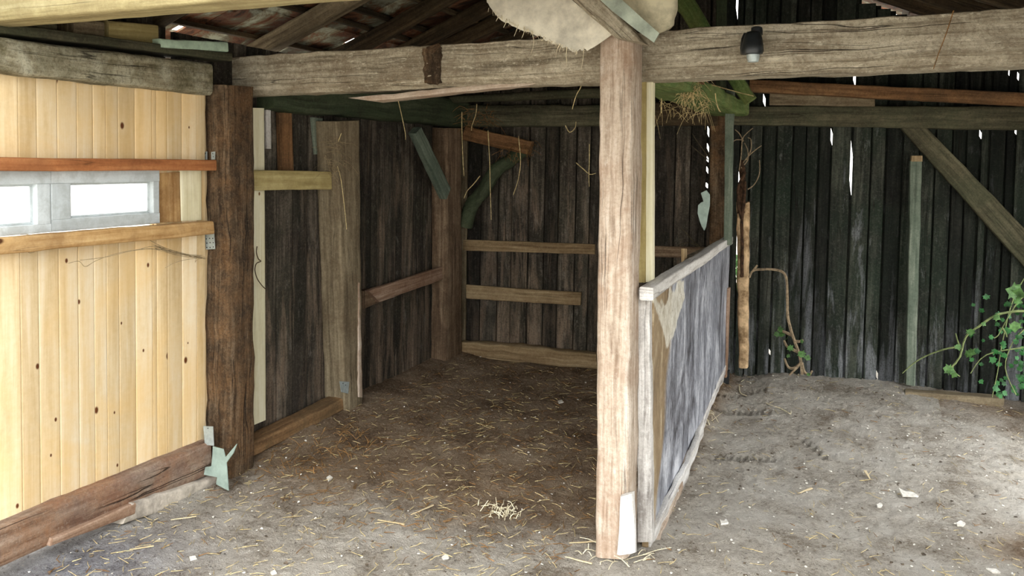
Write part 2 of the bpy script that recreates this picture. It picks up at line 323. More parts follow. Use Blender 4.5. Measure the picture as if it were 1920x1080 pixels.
def T(name, mat, A0, B0, A1, B1, nv, label, cat, group=None, parent=None, **kw):
    m = MB(); m.loft(A0, B0, A1, B1, nv, **kw); o = m.build(name, M[mat], parent)
    if label: tag(o, label, cat, group)
    return o
def quad(fn, a0, b0, a1, b1, *arg):
    return fn(*a0, *arg), fn(*b0, *arg), fn(*a1, *arg), fn(*b1, *arg)
AWAY_X = lambda t: (-t, 0, 0); AWAY_Y = lambda t: (0, t, 0); AWAY_B = lambda t: tuple(BN*t)
# ------------------------------------------------------------------ ground
def gz(x, y):
    z = noise.noise(Vector((x*1.1, y*1.1, 0)))*.018+noise.noise(Vector((x*4, y*4, 3)))*.006
    z += .06*math.exp(-((x+3.05)/.3)**2)*min(1, max(0, (y-3.2)/.5))            # debris banked against the left wall
    z += .075*min(1, max(0, (x+.85)/.25))*min(1, max(0, (y-5.3)/.9))*max(0, 1-max(0, x-.2)/.9)
    z += .05*math.exp(-((x+.95)/.12)**2)*max(0, min(1, (y-3.9)/1.2))               # ridge of dirt under the partition
    return z
TREAD = []
for (ax_, ay_), (bx_, by_), n_ in (((1330, 772), (1440, 776), 11), ((1332, 752), (1432, 742), 9), ((1342, 856), (1448, 858), 9), ((1505, 826), (1545, 858), 5)):
    for i in range(n_):
        t = i/(n_-1); q = px_z(ax_+(bx_-ax_)*t, ay_+(by_-ay_)*t); TREAD.append((q.x, q.y))
def build_ground():
    xs = np.arange(-3.2, 1.45, .0125); ys = np.arange(1.7, 6.8, .0125); V = []; D = []; B = []
    for y in ys:
        for x in xs:
            z = gz(x, y)+noise.noise(Vector((x*16, y*16, 1)))*.007+noise.noise(Vector((x*7, y*7, 4)))*.006+noise.noise(Vector((x*42, y*42, 5)))*.0055
            cl = noise.noise(Vector((x*26, y*26, 9))); z += max(0, cl-.28)*.022
            V.append([x, y, z])
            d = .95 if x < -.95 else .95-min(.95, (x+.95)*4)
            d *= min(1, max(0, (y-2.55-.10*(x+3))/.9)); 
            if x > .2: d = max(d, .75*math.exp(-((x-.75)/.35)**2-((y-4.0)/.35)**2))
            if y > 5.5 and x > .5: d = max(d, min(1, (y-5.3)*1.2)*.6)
            D.append(d)
            B.append(.85*math.exp(-((x+2.75)/.38)**2-((y-2.12)/.45)**2))
    V = np.array(V); nx, ny = len(xs), len(ys)
    for (tx, ty) in TREAD:
        dx = (V[:, 0]-tx)/.012; dy = (V[:, 1]-ty)/.045; r = dx**4+dy**4; V[:, 2] -= .02*np.exp(-r)
    # outer apron, same object
    idx = np.arange(nx*ny).reshape(ny, nx); Fq = np.stack([idx[:-1, :-1], idx[:-1, 1:], idx[1:, 1:], idx[1:, :-1]], -1).reshape(-1, 4).tolist()
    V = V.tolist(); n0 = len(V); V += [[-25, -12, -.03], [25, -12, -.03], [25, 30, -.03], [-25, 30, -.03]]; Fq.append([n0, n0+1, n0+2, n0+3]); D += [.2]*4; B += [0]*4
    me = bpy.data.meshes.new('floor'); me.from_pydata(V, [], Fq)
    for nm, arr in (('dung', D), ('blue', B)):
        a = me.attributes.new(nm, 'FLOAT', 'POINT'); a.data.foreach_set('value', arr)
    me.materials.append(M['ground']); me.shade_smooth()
    o = bpy.data.objects.new('floor', me); C.objects.link(o); o['kind'] = 'structure'
build_ground()
# ------------------------------------------------------------------ boarded walls
def board_wall(name, mat, P0, Tdir, Ndir, bounds, z0, ztop, slits=(), gap=.011, thick=.022, depthj=.012, tints=None):
    """vertical boards between the bounds; joints covered outside by battens except where a slit lets daylight in. Ndir points outwards"""
    mb = MB(); P0 = Vector(P0); Tdir = Vector(Tdir); Ndir = Vector(Ndir)
    for i in range(len(bounds)-1):
        ga, gb = [(.016 if any(abs(ss-bb) < .004 for ss, _, _ in slits) else gap)/2 for bb in (bounds[i], bounds[i+1])]; a, b = bounds[i]+ga, bounds[i+1]-gb; off = random.uniform(0, depthj) if i % 2 else random.uniform(0, depthj)*.3
        zt = min(ztop(a), ztop(b))-.01; zb = z0+random.uniform(-.02, .02); tl = random.uniform(-.003, .003)
        if zt-zb < .05: continue
        tn = random.random() if tints is None else tints(i)
        q = lambda s, z: P0+Tdir*s+Vector((0, 0, z))+Ndir*off
        mb.loft(q(a, zb), q(b, zb), q(a+tl, zt), q(b+tl, zt), Ndir*thick, e=14, rough=.0015, wav=.002, step=.16, k=12, tint=tn, fr=5)
    for i in range(1, len(bounds)-1):
        s = bounds[i]; zt = ztop(s)-.02; segs = [(z0, zt)]
        for (ss, za, zb_) in slits:
            if abs(ss-s) < .004:
                new = []
                for (u, v) in segs:
                    if zb_ <= u or za >= v: new.append((u, v)); continue
                    if za > u: new.append((u, za))
                    if zb_ < v: new.append((zb_, v))
                segs = new
        for (ss, za, zb_) in slits:                                  # the slits run out to a point at both ends
            if abs(ss-s) < .004:
                h = (zb_-za)*random.uniform(.3, .45); q = lambda ds, z: P0+Tdir*(s+ds)+Vector((0, 0, z))+Ndir*(thick+.004)
                mb.loft(q(-.014, za-.01), q(.013, za-.01), q(-.014, za+h), q(-.010, za+h), Ndir*.01, e=14, rough=.0012, wav=0, step=.02, k=8, tint=.2, fr=40)
                mb.loft(q(-.013, zb_+.01), q(.014, zb_+.01), q(.010, zb_-h), q(.014, zb_-h), Ndir*.01, e=14, rough=.0012, wav=0, step=.02, k=8, tint=.2, fr=40)
        for (u, v) in segs:
            if v-u < .01: continue
            q = lambda ds, z: P0+Tdir*(s+ds)+Vector((0, 0, z))+Ndir*(thick+depthj+.002)
            mb.loft(q(-.035, u), q(.035, u), q(-.035, v), q(.035, v), Ndir*.018, e=14, rough=.001, wav=.001, step=.3, k=8, tint=.3)
    o = mb.build(name, M[mat]); o['kind'] = 'structure'; return o
def make_bounds(s0, s1, wmin, wmax, fixed):
    fx = sorted([f for f in fixed if s0 < f < s1])+[s1]; out = [s0]
    for f in fx:
        L = f-out[-1]; n = max(1, round(L/((wmin+wmax)/2))); a = out[-1]; ws = [random.uniform(wmin, wmax) for _ in range(n)]; S = sum(ws); acc = a
        for w in ws[:-1]: acc += w/S*L; out.append(acc)
        out.append(f)
    return out
def sb(px, py): q = px_b(px, py); return (q-BP).dot(BT), q.z
sl = []
for (px, y0, y1) in ((1381, -60, 41), (1602, 119, 162), (1433, 175, 200), (1559, 236, 274), (1587, 250, 372), (1328, 236, 258), (1325, 268, 288), (1325, 293, 304), (1325, 312, 326), (1325, 343, 353), (1386, 320, 352), (1384, 396, 560), (1839, 240, 260), (1906, 238, 252), (1645, 695, 714), (1443, 655, 668), (1862, 108, 124), (1893, 122, 142), (1913, 132, 151)):
    s0, za = sb(px, y1); _, zb = sb(px, y0); near = [q[0] for q in sl if abs(q[0]-s0) < .03]; sl.append((near[0] if near else s0, za, zb))
ztop_b = lambda s: roof_z((BP+BT*s).x)+.05
bnd = make_bounds(-.05, 2.06, .10, .15, sorted({q[0] for q in sl}))+make_bounds(2.06, 4.75, .085, .13, sorted({q[0] for q in sl}))[1:]
bl = [i for i in bnd if i <= 2.06]; br = [i for i in bnd if i >= 2.05]
board_wall('wall_back', 'boards', BP, BT, BN, bl, -.1, ztop_b, [q for q in sl if q[0] < 2.05])
board_wall('wall_back', 'boardsg', BP, BT, BN, br, -.1, ztop_b, sl, gap=.013)
# left wall, old dark boards
board_wall('wall_left', 'boards', (-3.13, 0, 0), (0, 1, 0), (-1, 0, 0), make_bounds(.9, 2.9, .1, .15, []), 1.98, lambda s: 2.32, [])  # extra upper boards behind the plate, added to close a light leak
ybl = make_bounds(2.9, 5.95, .1, .15, [])
board_wall('wall_left', 'boards', (-3.1, 0, 0), (0, 1, 0), (-1, 0, 0), ybl, -.08, lambda s: 2.25, [(ybl[10], .02, .14)])
# right wall (beyond the frame), with the side doorway that lights the right bay
for (ya, yb, z0, z1) in ((1.9, 3.9, -.05, 2.25), (3.9, 5.9, 1.85, 2.25), (5.9, 6.7, -.05, 2.25)):
    board_wall('wall_right', 'boardsg', (1.35, 0, z0), (0, 1, 0), (1, 0, 0), make_bounds(ya, yb, .1, .15, []), 0, lambda s: z1-z0, [])
# unseen front gable above the lintel, boarded shut to keep the roof dark
board_wall('wall_front', 'boards', (-3.25, 1.93, 0), (1, 0, 0), (0, -1, 0), make_bounds(0, 4.7, .11, .15, []), 2.24, lambda s: roof_z(-3.25+s)+.05, [])
# ------------------------------------------------------------------ new pine panelling with the window opening
def pine_wall():
    mb = MB(); y = .9; X = -3.03
    wy1 = 2.735; wz0, wz1 = 1.315, 1.585
    while y < 3.0:
        w = random.choice([.062, .075, .088, .095]); y2 = min(y+w, 3.035)
        tn = random.random()
        segs = [(.1, 2.0)] if y >= wy1 else [(.1, wz0), (wz1, 2.0)]
        ya, yb = (y, y2)
        if y < wy1 < y2: y2 = yb = wy1
        for (u, v) in segs:
            mb.loft((X, ya, u), (X, yb, u), (X, ya, v), (X, yb, v), (-.02, 0, 0), e=16, rough=0, wav=.0006, step=.3, k=12, tint=tn)
        y = y2+.0006
    mb.box((X-.05, .9, .1), (X-.025, wy1, wz0), tint=.5, rough=0); mb.box((X-.05, .9, wz1), (X-.025, wy1, 2.0), tint=.5, rough=0); mb.box((X-.05, wy1, .1), (X-.025, 3.1, 2.0), tint=.5, rough=0)
    o = mb.build('wall_left_pine', M['pine'], origin=(X, 2, .1)); o.name = 'wall_left'; o['kind'] = 'structure'
pine_wall()
def window(n, y0, y1, py0, py1, z0=1.325, z1=1.575, pz0=1.375, pz1=1.52):
    X = -3.0; root = empty('window_%d' % n, (X, (y0+y1)/2, z0)); root['kind'] = 'structure'
    for (a, b, u, v) in ((y0, y1, z0, pz0), (y0, y1, pz1, z1), (y0, py0, pz0, pz1), (py1, y1, pz0, pz1)):
        pass
    m = MB(); e = 14
    m.loft((X, y0, z0), (X, y0, pz0), (X, y1, z0), (X, y1, pz0), (-.045, 0, 0), e=e, rough=.0006, wav=0); m.loft((X, y0, pz1), (X, y0, z1), (X, y1, pz1), (X, y1, z1), (-.045, 0, 0), e=e, rough=.0006, wav=0)
    m.loft((X, y0, pz0), (X, py0, pz0), (X, y0, pz1), (X, py0, pz1), (-.045, 0, 0), e=e, rough=.0006, wav=0); m.loft((X, py1, pz0), (X, y1, pz0), (X, py1, pz1), (X, y1, pz1), (-.045, 0, 0), e=e, rough=.0006, wav=0)
    m.build('frame', M['frame'], root)
    b = MB(); X2 = X-.028; d = .009
    for (a, c_, u, v) in ((py0, py1, pz0, pz0+d), (py0, py1, pz1-d, pz1), (py0, py0+d, pz0+d, pz1-d), (py1-d, py1, pz0+d, pz1-d)):
        b.loft((X2, a, u), (X2, a, v), (X2, c_, u), (X2, c_, v), (-.014, 0, 0), e=14, rough=0, wav=0, step=.2)
    b.build('glazing_bead', M['frame'], root)
    g = MB(); g.box((X-.034, py0, pz0), (X-.030, py1, pz1), rough=0, wav=0, step=.1); g.build('pane', M['pane'], root)
window(1, 1.72, 2.185, 1.78, 2.125, pz0=1.36); window(2, 2.187, 2.725, 2.275, 2.69)
o = T('filler_board', 'tan', *quad(px_x, (297, 418), (340, 416), (294, 325), (338, 322), -3.022), AWAY_X(.02), 'plain tan board between the right window sash and the white batten', 'board', rough=.001)
o = T('white_batten', 'palepine', *quad(px_x, (341, 415), (379, 413), (338, 320), (378, 318), -3.02), AWAY_X(.03), 'short whitish batten filling in beside the window, left of the dark post', 'batten', rough=.001)
# ------------------------------------------------------------------ timbers of the left bay
T('sill_timber', 'sill', *quad(px_x, (-60, 1016), (-60, 1092), (398, 827), (398, 889), -2.96), AWAY_X(.16), 'worn reddish grey sill timber lying under the new pine wall', 'beam', rough=.006, wav=.006, rag1=.02)
T('plinth_strip', 'stone', *quad(px_x, (250, 945), (230, 985), (410, 893), (408, 925), -2.93), AWAY_X(.12), 'pale crumbling stone plinth under the far end of the worn sill timber', 'plinth', rough=.008, fr=16)
T('plinth_plank', 'dusty2', *quad(px_x, (100, 1010), (96, 1025), (255, 943), (252, 965), -2.93), AWAY_X(.08), 'thin broken plank wedged below the middle of the worn sill timber', 'plank', rough=.005)
T('wall_plate', 'plate', *quad(px_x, (-60, 58), (-60, 129), (400, 118), (400, 178), -2.97), AWAY_X(.2), 'grey lichen-stained wall plate above the new pine wall', 'beam', rough=.008, wav=.008, e=7)
T('upper_plate_strip', 'olive', *quad(px_x, (-60, 34), (-60, 55), (436, 99), (436, 115), -2.99), AWAY_X(.2), 'thin dark green-brown timber lying on the grey wall plate', 'beam', rough=.003, wav=.001)
blk = (((-30, 22), (-30, 50), (108, 46), (108, 66), 'olive', 'dark mossy block leftmost on the wall plate'), ((138, 33), (138, 69), (196, 39), (196, 78), 'greypost', 'dark brown block second from the left on the wall plate'), ((204, 37), (204, 79), (298, 46), (298, 86), 'yellow', 'yellowish squared block beside the mint-white strip on the wall plate'))
for a0, b0, a1, b1, mt, lb in blk:
    T('timber_block', mt, *quad(px_x, a0, b0, a1, b1, -3.04), AWAY_X(.12), lb, 'block', 'blocks on the wall plate', rough=.002)
T('insulation_strip', 'foam', *quad(px_x, (303, 72), (303, 90), (428, 79), (428, 98), -2.985), AWAY_X(.1), 'mint-white broken strip lying on top of the wall plate', 'strip', rough=.004, fr=14)
T('front_lintel', 'lintel', (-3.6, 1.9, 2.29), (-3.6, 1.9, 2.12), (2.2, 1.9, 2.30), (2.2, 1.9, 2.115), (0, .14, 0), 'pale yellowish lintel crossing the top left corner in front', 'beam', rough=.002, wav=.006)
T('window_rail', 'orange', *quad(px_x, (-60, 294), (-60, 321), (405, 300), (405, 320), -2.955), AWAY_X(.05), 'reddish brown rail running just above the windows', 'rail', rough=.0015)
T('window_rail', 'tan', *quad(px_x, (-60, 452), (-60, 485), (400, 414), (402, 439), -2.955), AWAY_X(.06), 'tan rail with cobwebs running just below the windows', 'rail', rough=.003, e=6)
# dark post
T('timber_post', 'darkpost', (-3.06, 3.06, -.05), (-2.895, 3.06, -.05), (-3.06, 3.06, 2.0), (-2.9, 3.06, 2.0), (0, .19, 0), 'thick dark brown post between new pine wall and old dark boards', 'post', rough=.01, wav=.008, e=8)
T('knee_brace', 'darkpost', px_y(352, 172, 3.1), px_y(386, 172, 3.1), px_y(372, 240, 3.1), px_y(395, 250, 3.1), (0, .05, 0), 'dark brown stub of a knee brace at the top left of the dark post', 'brace', rough=.01)
T('stud', 'palepine', *quad(px_x, (462, 803), (500, 787), (450, 202), (497, 203), -3.04), AWAY_X(.05), 'pale new pine stud just right of the dark post', 'stud', rough=.001, wav=.001)
T('rail_board', 'yellow', *quad(px_x, (462, 319), (462, 358), (648, 322), (648, 355), -2.98), AWAY_X(.04), 'yellowed knotty rail between dark post and grey post', 'rail', rough=.0015)
T('cleat', 'white', *quad(px_x, (499, 206), (508, 206), (500, 279), (509, 279), -3.085), AWAY_X(.015), 'narrow pale strip high on the dark boards right of pine stud', 'strip', rough=.001)
T('short_board', 'orangedark', *quad(px_x, (527, 320), (551, 320), (524, 211), (548, 211), -3.07), AWAY_X(.03), 'orange-brown upright board above the yellowed rail', 'board', rough=.001)
T('short_board', 'greenprop', *quad(px_x, (592, 290), (606, 290), (585, 220), (606, 222), -3.08), AWAY_X(.02), 'pale grey-green short board left of the grey post, above the rail', 'board', rough=.001)
T('timber_post', 'greypost', *quad(px_x, (649, 777), (682, 765), (630, 227), (676, 226), -2.93), AWAY_X(.17), 'dusty grey post at the end of the yellowed rail', 'post', rough=.006, wav=.006)
T('split_sliver', 'post', *quad(px_x, (673, 745), (680, 745), (673, 530), (674.5, 530), -2.92), AWAY_X(.012), 'pale splintered sliver on the right edge of the grey post', 'sliver', rough=.004, fr=20)
T('floor_rail', 'rust', *quad(px_x, (468, 835), (468, 862), (657, 742), (657, 765), -2.95), AWAY_X(.12), 'rusty brown timber near the ground between dark and grey posts', 'rail', rough=.005, wav=.01)
T('wall_plate', 'greenish', (-2.98, 3.49, 2.12), (-2.98, 3.49, 1.9), (-2.98, 5.88, 2.12), (-2.98, 5.88, 1.9), (-.2, 0, 0), 'mossy green wall plate above the old dark boards', 'beam', rough=.01, wav=.012, e=6)
T('timber_post', 'brownpost', *quad(px_x, (835, 692), (868, 684), (838, 240), (866, 240), -2.97), AWAY_X(.14), 'brown corner post of the back left corner', 'post', rough=.006, wav=.008)
T('corner_board', 'greypost', *quad(px_b, (858, 684), (872, 682), (862, 215), (876, 215), .03), AWAY_B(.03), 'narrow grey board right beside the brown corner post', 'board', rough=.003)
T('corner_brace', 'greenprop', *quad(px_x, (780, 250), (791, 238), (838, 374), (846, 352), -2.93), AWAY_X(.07), 'grey-green diagonal brace from plate to brown corner post', 'brace', rough=.003)
T('sloping_board', 'dusty2', *quad(px_x, (690, 545), (712, 567), (834, 499), (834, 523), -3.0), AWAY_X(.035), 'pinkish dusty board nailed sloping up to the corner post', 'board', rough=.003, rag1=.02)
T('sloping_board', 'brownpost', *quad(px_x, (684, 546), (684, 580), (716, 540), (712, 568), -3.03), AWAY_X(.08), 'darker stub of board left of the pinkish sloping board', 'board', rough=.003)
m = MB(); cv = [(872, 425), (884, 385), (905, 360), (930, 320), (958, 300), (985, 280)]
for i in range(len(cv)-1):
    pass
m.tube([px_b(x, y, .12) for x, y in cv], .062, .05, k=12, jit=.012, sub=5); tag(m.build('curved_brace', M['greenish']), 'crooked green brace rising from the corner post to a brown timber', 'brace')
T('loose_timber', 'orangedark', *quad(px_b, (872, 236), (866, 262), (998, 265), (990, 290), .2), AWAY_B(.09), 'brown straw-covered timber sloping down from the back corner', 'timber', rough=.006)
T('back_rail', 'dusty', *quad(px_b, (868, 449), (868, 470), (1115, 458), (1115, 477), .03), AWAY_B(.03), 'dusty tan rail across the alcove back wall', 'rail', rough=.002)
T('back_rail', 'brownpost', *quad(px_b, (1214, 461), (1214, 482), (1325, 464), (1325, 485), .03), AWAY_B(.03), 'brown rail on the back wall seen behind the partition', 'rail', rough=.002)
T('back_board', 'dusty', *quad(px_b, (874, 534), (874, 560), (1090, 549), (1088, 573), .045), AWAY_B(.03), 'short wide dusty board low on the alcove back wall', 'board', rough=.003)
T('back_sill', 'dusty', *quad(px_b, (866, 640), (866, 672), (1118, 664), (1118, 694), .12), AWAY_B(.12), 'dusty ground timber along the foot of the alcove back wall', 'beam', rough=.012, wav=.015, e=5)
T('back_plate', 'olive', *quad(px_b, (862, 196), (862, 238), (1240, 197), (1240, 236), .1), AWAY_B(.15), 'olive-grey beam along the top of the alcove back wall', 'beam', rough=.008, e=6)
T('upper_log', 'olive', *quad(px_b, (740, 186), (740, 196), (1240, 155), (1240, 178), .35), AWAY_B(.1), 'slim dark pole rising to the right above the back beam', 'pole', rough=.006, e=3)
T('back_plate', 'rafter', *quad(px_b, (1214, 190), (1214, 235), (1345, 196), (1345, 235), .14), AWAY_B(.12), 'dark brown beam on the back wall behind the hay platform', 'beam', rough=.006)
T('back_plate', 'olive', *quad(px_b, (1372, 198), (1372, 233), (2010, 198), (2010, 245), .1), AWAY_B(.16), 'long olive beam across the right bay back wall', 'beam', rough=.006, wav=.01)
T('upper_board', 'greypost', *quad(px_b, (1443, 174), (1443, 196), (1640, 182), (1640, 200), .12), AWAY_B(.05), 'short grey board lying on the long olive beam', 'board', rough=.004)
T('upper_beam', 'orangedark', *quad(px_b, (1405, 149), (1405, 172), (2010, 178), (2010, 203), .2), AWAY_B(.1), 'orange-brown beam above the long olive beam on the right', 'beam', rough=.004, wav=.006)
# ------------------------------------------------------------------ central frame
CHAMF = [(.02, .01), (0, .05), (0, .97), (.03, 1), (.97, 1), (1, .97), (1, .3), (.985, .24), (.80, .035), (.775, .05), (.755, .0), (.4, .012)]
T('tie_beam', 'beam', (-3.2, 3.3, 2.165), (-3.2, 3.3, 1.965), (1.5, 3.3, 2.22), (1.5, 3.3, 2.02), (0, .17, 0), 'long pale weathered tie beam crossing the whole shed behind the central post', 'beam', rough=.006, wav=.005, step=.04, prof=CHAMF)
tb = bpy.data.objects['tie_beam']
T('rotten_notch', 'darkpost', *quad(px_y, (790, 86), (829, 84), (796, 152), (824, 150), 3.293), (0, .03, 0), None, None, parent=tb, rough=.012, wav=.012, rag0=.06, rag1=.06, fr=30, step=.01)['label'] = 'dark rotten notch'
T('beam_lath', 'post', *quad(px_y, (650, 183), (700, 189), (1122, 136), (1122, 146), 3.34), (0, .1, 0), 'thin split plank under the left half of the tie beam', 'plank', rough=.005, rag0=.03)
T('central_post', 'post', px_y(1113, 1045, 3.1), px_y(1176, 1048, 3.1), px_y(1123, 67, 3.12), px_y(1190, 68, 3.12), (0, .165, 0), 'thick pale worn post standing in the middle of the shed', 'post', rough=.006, wav=.004, e=6)
T('nailed_slat', 'white', *quad(px_y, (1156, 1042), (1190, 1030), (1163, 932), (1187, 924), 3.08), (0, .03, 0), 'short whitish split slat at the foot of the central post', 'slat', rough=.004, rag0=.03)
T('stud', 'palepine', *quad(px_y, (1206, 530), (1223, 527), (1208, 138), (1224, 138), 3.42), (0, .05, 0), 'pale new stud behind the right edge of the central post', 'stud', rough=.001, wav=.002)
T('stud', 'yellow', *quad(px_y, (1197, 530), (1209, 530), (1199, 138), (1211, 138), 3.40), (0, .05, 0), 'olive strip added as the shaded left face of the pale new stud', 'stud', rough=.001, wav=.002)  # separate olive strip paints in the shaded left face of the pale stud
# partition
part = empty('stall_partition', (-.85, 4.5, 0)); tag(part, 'scuffed grey boarded stall partition with pale rails, right of the central post', 'partition')
def xpp(y): return -.80-.035*(y-3.3)
def pp(px, py): return plane(px, py, (-.80, 3.3, 0), (1, .035, 0))
def partition():
    m = MB(); ny, nz = 250, 110; PA = []
    sm = [pp(x, y) for x, y in ((1254, 566), (1262, 533), (1268, 556), (1275, 527), (1284, 524), (1285, 560), (1274, 600), (1266, 632), (1253, 652), (1249, 628), (1240, 610), (1232, 585), (1224, 556), (1229, 552), (1238, 572), (1247, 588), (1240, 566), (1243, 560), (1251, 578))]; sm = [(p.y, p.z) for p in sm]
    def inside(u, v):
        r = False
        for i in range(len(sm)):
            (x1, y1), (x2, y2) = sm[i], sm[i-1]
            if (y1 > v) != (y2 > v) and u < (x2-x1)*(v-y1)/(y2-y1)+x1: r = not r
        return r
    V = []; tn = []; Fc = []; UV = []
    for i in range(ny+1):
        y = 3.30+(5.93-3.30)*i/ny; zt = 1.10-.012*(i/ny); zb = -.02+.15*min(1, (i/ny)*1.6)+.01*math.sin(i*.17)
        for j in range(nz+1):
            z = zb+(zt-zb)*j/nz; x = xpp(y)-.006+noise.noise(Vector((y*2, z*2, 4)))*.012; V.append((x, y, z))
            w_ = noise.noise_vector(Vector((y*14, z*14, 3)))*.022; PA.append(1. if inside(y+w_.x, z+w_.y) else 0.)
            e = .42+.1*noise.noise(Vector((y*3, z*3, 1))); d = (y-3.3)
            tn.append(1-min(1, max(0, (d-(e-.28*(1-z)))*14)))
    k = nz+1; n = len(V)
    for i in range(ny):
        for j in range(nz):
            Fc.append([i*k+j, (i+1)*k+j, (i+1)*k+j+1, i*k+j+1]); UV.append([(V[q][1], V[q][2]) for q in Fc[-1]])
    V2 = [(x-.028, y, z) for x, y, z in V]; Fb = [[q+n for q in f][::-1] for f in Fc]
    rim = [i*k for i in range(ny+1)]+[ny*k+j for j in range(1, k)]+[i*k+nz for i in range(ny-1, -1, -1)]+[j for j in range(nz-1, 0, -1)]
    Fr = [[rim[(i+1) % len(rim)], rim[i], rim[i]+n, rim[(i+1) % len(rim)]+n] for i in range(len(rim))]
    allf = Fc+Fb+Fr; VV = V+V2; uv = UV+[[(VV[q][1], VV[q][2]) for q in f] for f in Fb+Fr]
    o = mesh_obj('panel', VV, allf, M['panel'], part, uv, tn+tn); a = o.data.attributes.new('paint', 'FLOAT', 'POINT'); a.data.foreach_set('value', PA+[0.]*n); return o
partition()
T('top_rail', 'white', (xpp(3.2)-.045, 3.2, 1.135), (xpp(3.2)+.012, 3.2, 1.135), (xpp(5.95)-.045, 5.95, 1.12), (xpp(5.95)+.012, 5.95, 1.12), (0, 0, -.055), None, None, parent=part, rough=.003, wav=.006)
T('end_post', 'white', *quad(px_y, (1194, 1016), (1223, 1014), (1194, 541), (1217, 541), 3.25), (0, .045, 0), None, None, parent=part, rough=.004, wav=.004)
q0 = 3.28
T('bottom_rail', 'white', (xpp(3.3)+.01, 3.3, .05), (xpp(3.3)+.01, 3.3, -.03), (xpp(5.93)+.01, 5.93, .2), (xpp(5.93)+.01, 5.93, .13), (-.03, 0, 0), None, None, parent=part, rough=.008, wav=.03)
T('batten', 'post', (xpp(3.4)+.03, 3.4, .0), (xpp(3.4)+.03, 3.4, -.06), (xpp(4.3)+.02, 4.3, .1), (xpp(4.3)+.02, 4.3, .05), (-.03, 0, 0), None, None, parent=part, rough=.008, wav=.01)
T('foot', 'black', (xpp(5.9)-.03, 5.9, -.02), (xpp(5.9)+.02, 5.9, -.02), (xpp(5.9)-.03, 5.9, .14), (xpp(5.9)+.02, 5.9, .14), (0, .04, 0), None, None, parent=part, rough=.001)['label'] = 'dark foot'
T('far_stile', 'dusty2', (xpp(5.9)+.008, 5.85, .1), (xpp(5.9)+.008, 5.93, .1), (xpp(5.9)+.008, 5.85, .75), (xpp(5.9)+.008, 5.93, .75), (-.02, 0, 0), None, None, parent=part, rough=.003)
T('loose_board', 'beam', *quad(px_x, (1302, 481), (1306, 484), (1352, 459), (1356, 463), -.90), AWAY_X(.06), 'small pale board lying on the far end of the partition top', 'board', rough=.002)
T('peg', 'dusty', *quad(px_x, (1284, 540), (1289, 540), (1284, 466), (1289, 466), -.90), AWAY_X(.02), 'small upright peg behind the partition top', 'peg', rough=.002)
T('far_post', 'greenprop', *quad(px_y, (1355, 460), (1369, 460), (1361, 170), (1377, 170), 5.6), (0, .06, 0), 'thin grey-green post standing on the far end of the partition', 'post', rough=.003, wav=.01)
T('far_post', 'darkpost', *quad(px_b, (1328, 680), (1356, 680), (1332, 190), (1360, 190), .1), AWAY_B(.08), 'broad dark brown post on the back wall behind the partition end', 'post', rough=.004)
T('split_log', 'trunk', *quad(px_y, (1383, 690), (1401, 690), (1379, 379), (1404, 380), 6.02), (0, .07, 0), 'peeled orange split trunk standing at the end of the partition', 'trunk', rough=.008, wav=.008, e=3, rag1=.03, fr=12)
m = MB(); m.tube([px_y(x, y, 6.03) for x, y in ((1390, 400), (1387, 370), (1393, 345), (1390, 320), (1392, 300))], .03, .012, k=7, jit=.01)
m.tube([px_y(x, y, 6.0) for x, y in ((1390, 410), (1384, 372), (1386, 345), (1396, 325), (1391, 305))], .012, .01, k=6, jit=.006); m.tube([px_y(x, y, 6.0) for x, y in ((1391, 520), (1392, 470), (1391, 420), (1396, 370), (1397, 340))], .012, .01, k=6, jit=.006)
tag(m.build('dead_vine', M['bark']), 'knotted dead vine stem on top of the split trunk', 'vine')
# hay platform / longitudinal beam
T('ridge_tie', 'greenbright', (-1.06, 3.47, 2.09), (-1.06, 3.47, 1.99), (-1.06, 6.0, 2.09), (-1.06, 6.0, 1.99), (.26, 0, 0), 'bright green mossy plank beam running back from the tie beam', 'beam', rough=.01, wav=.012)
T('loose_plank', 'orangedark', *quad(px_y, (1222, 134), (1222, 158), (1300, 134), (1300, 150), 3.95), (0, .3, 0), 'brown plank end lying under the tie beam by the pale stud', 'plank', rough=.004)
T('roof_strut', 'greenbright', *quad(px_y, (1398, 197), (1418, 182), (1255, 0), (1288, -20), 4.9), (0, .08, 0), 'bright green diagonal strut beneath the tie beam near the black lamp', 'strut', rough=.008, wav=.01, e=4)
T('roof_strut', 'greenish', *quad(px_b, (1342, 190), (1361, 190), (1343, -60), (1364, -60), .3), AWAY_B(.07), 'upright dark green strut rising above the tie beam', 'strut', rough=.004)
pr_ = T('prop_post', 'greenprop', *quad(px_b, (1698, 722), (1716, 724), (1708, 301), (1730, 301), .1), AWAY_B(.05), 'slim grey-green prop leaning on the right back wall', 'prop', rough=.003, wav=.006)
T('prop_cap', 'dusty', *quad(px_b, (1708, 303), (1730, 303), (1709, 292), (1730, 292), .1), AWAY_B(.05), None, None, parent=pr_, rough=.001)['label'] = 'pale sawn end block'
T('wall_brace', 'olive', *quad(px_b, (1688, 238), (1738, 238), (1960, 545), (1960, 468), .06), AWAY_B(.05), 'long dark diagonal brace on the right back wall', 'brace', rough=.004)
q = [px_z(1698, 742, .05), px_z(1882, 755, .05)]
T('ground_plank', 'greypost', q[0]+Vector((0, 0, .03)), q[0]-Vector((0, 0, .06)), q[1]+Vector((0, 0, .03)), q[1]-Vector((0, 0, .04)), (0, .1, 0), 'dusty plank lying along the foot of the right back wall', 'plank', rough=.006)
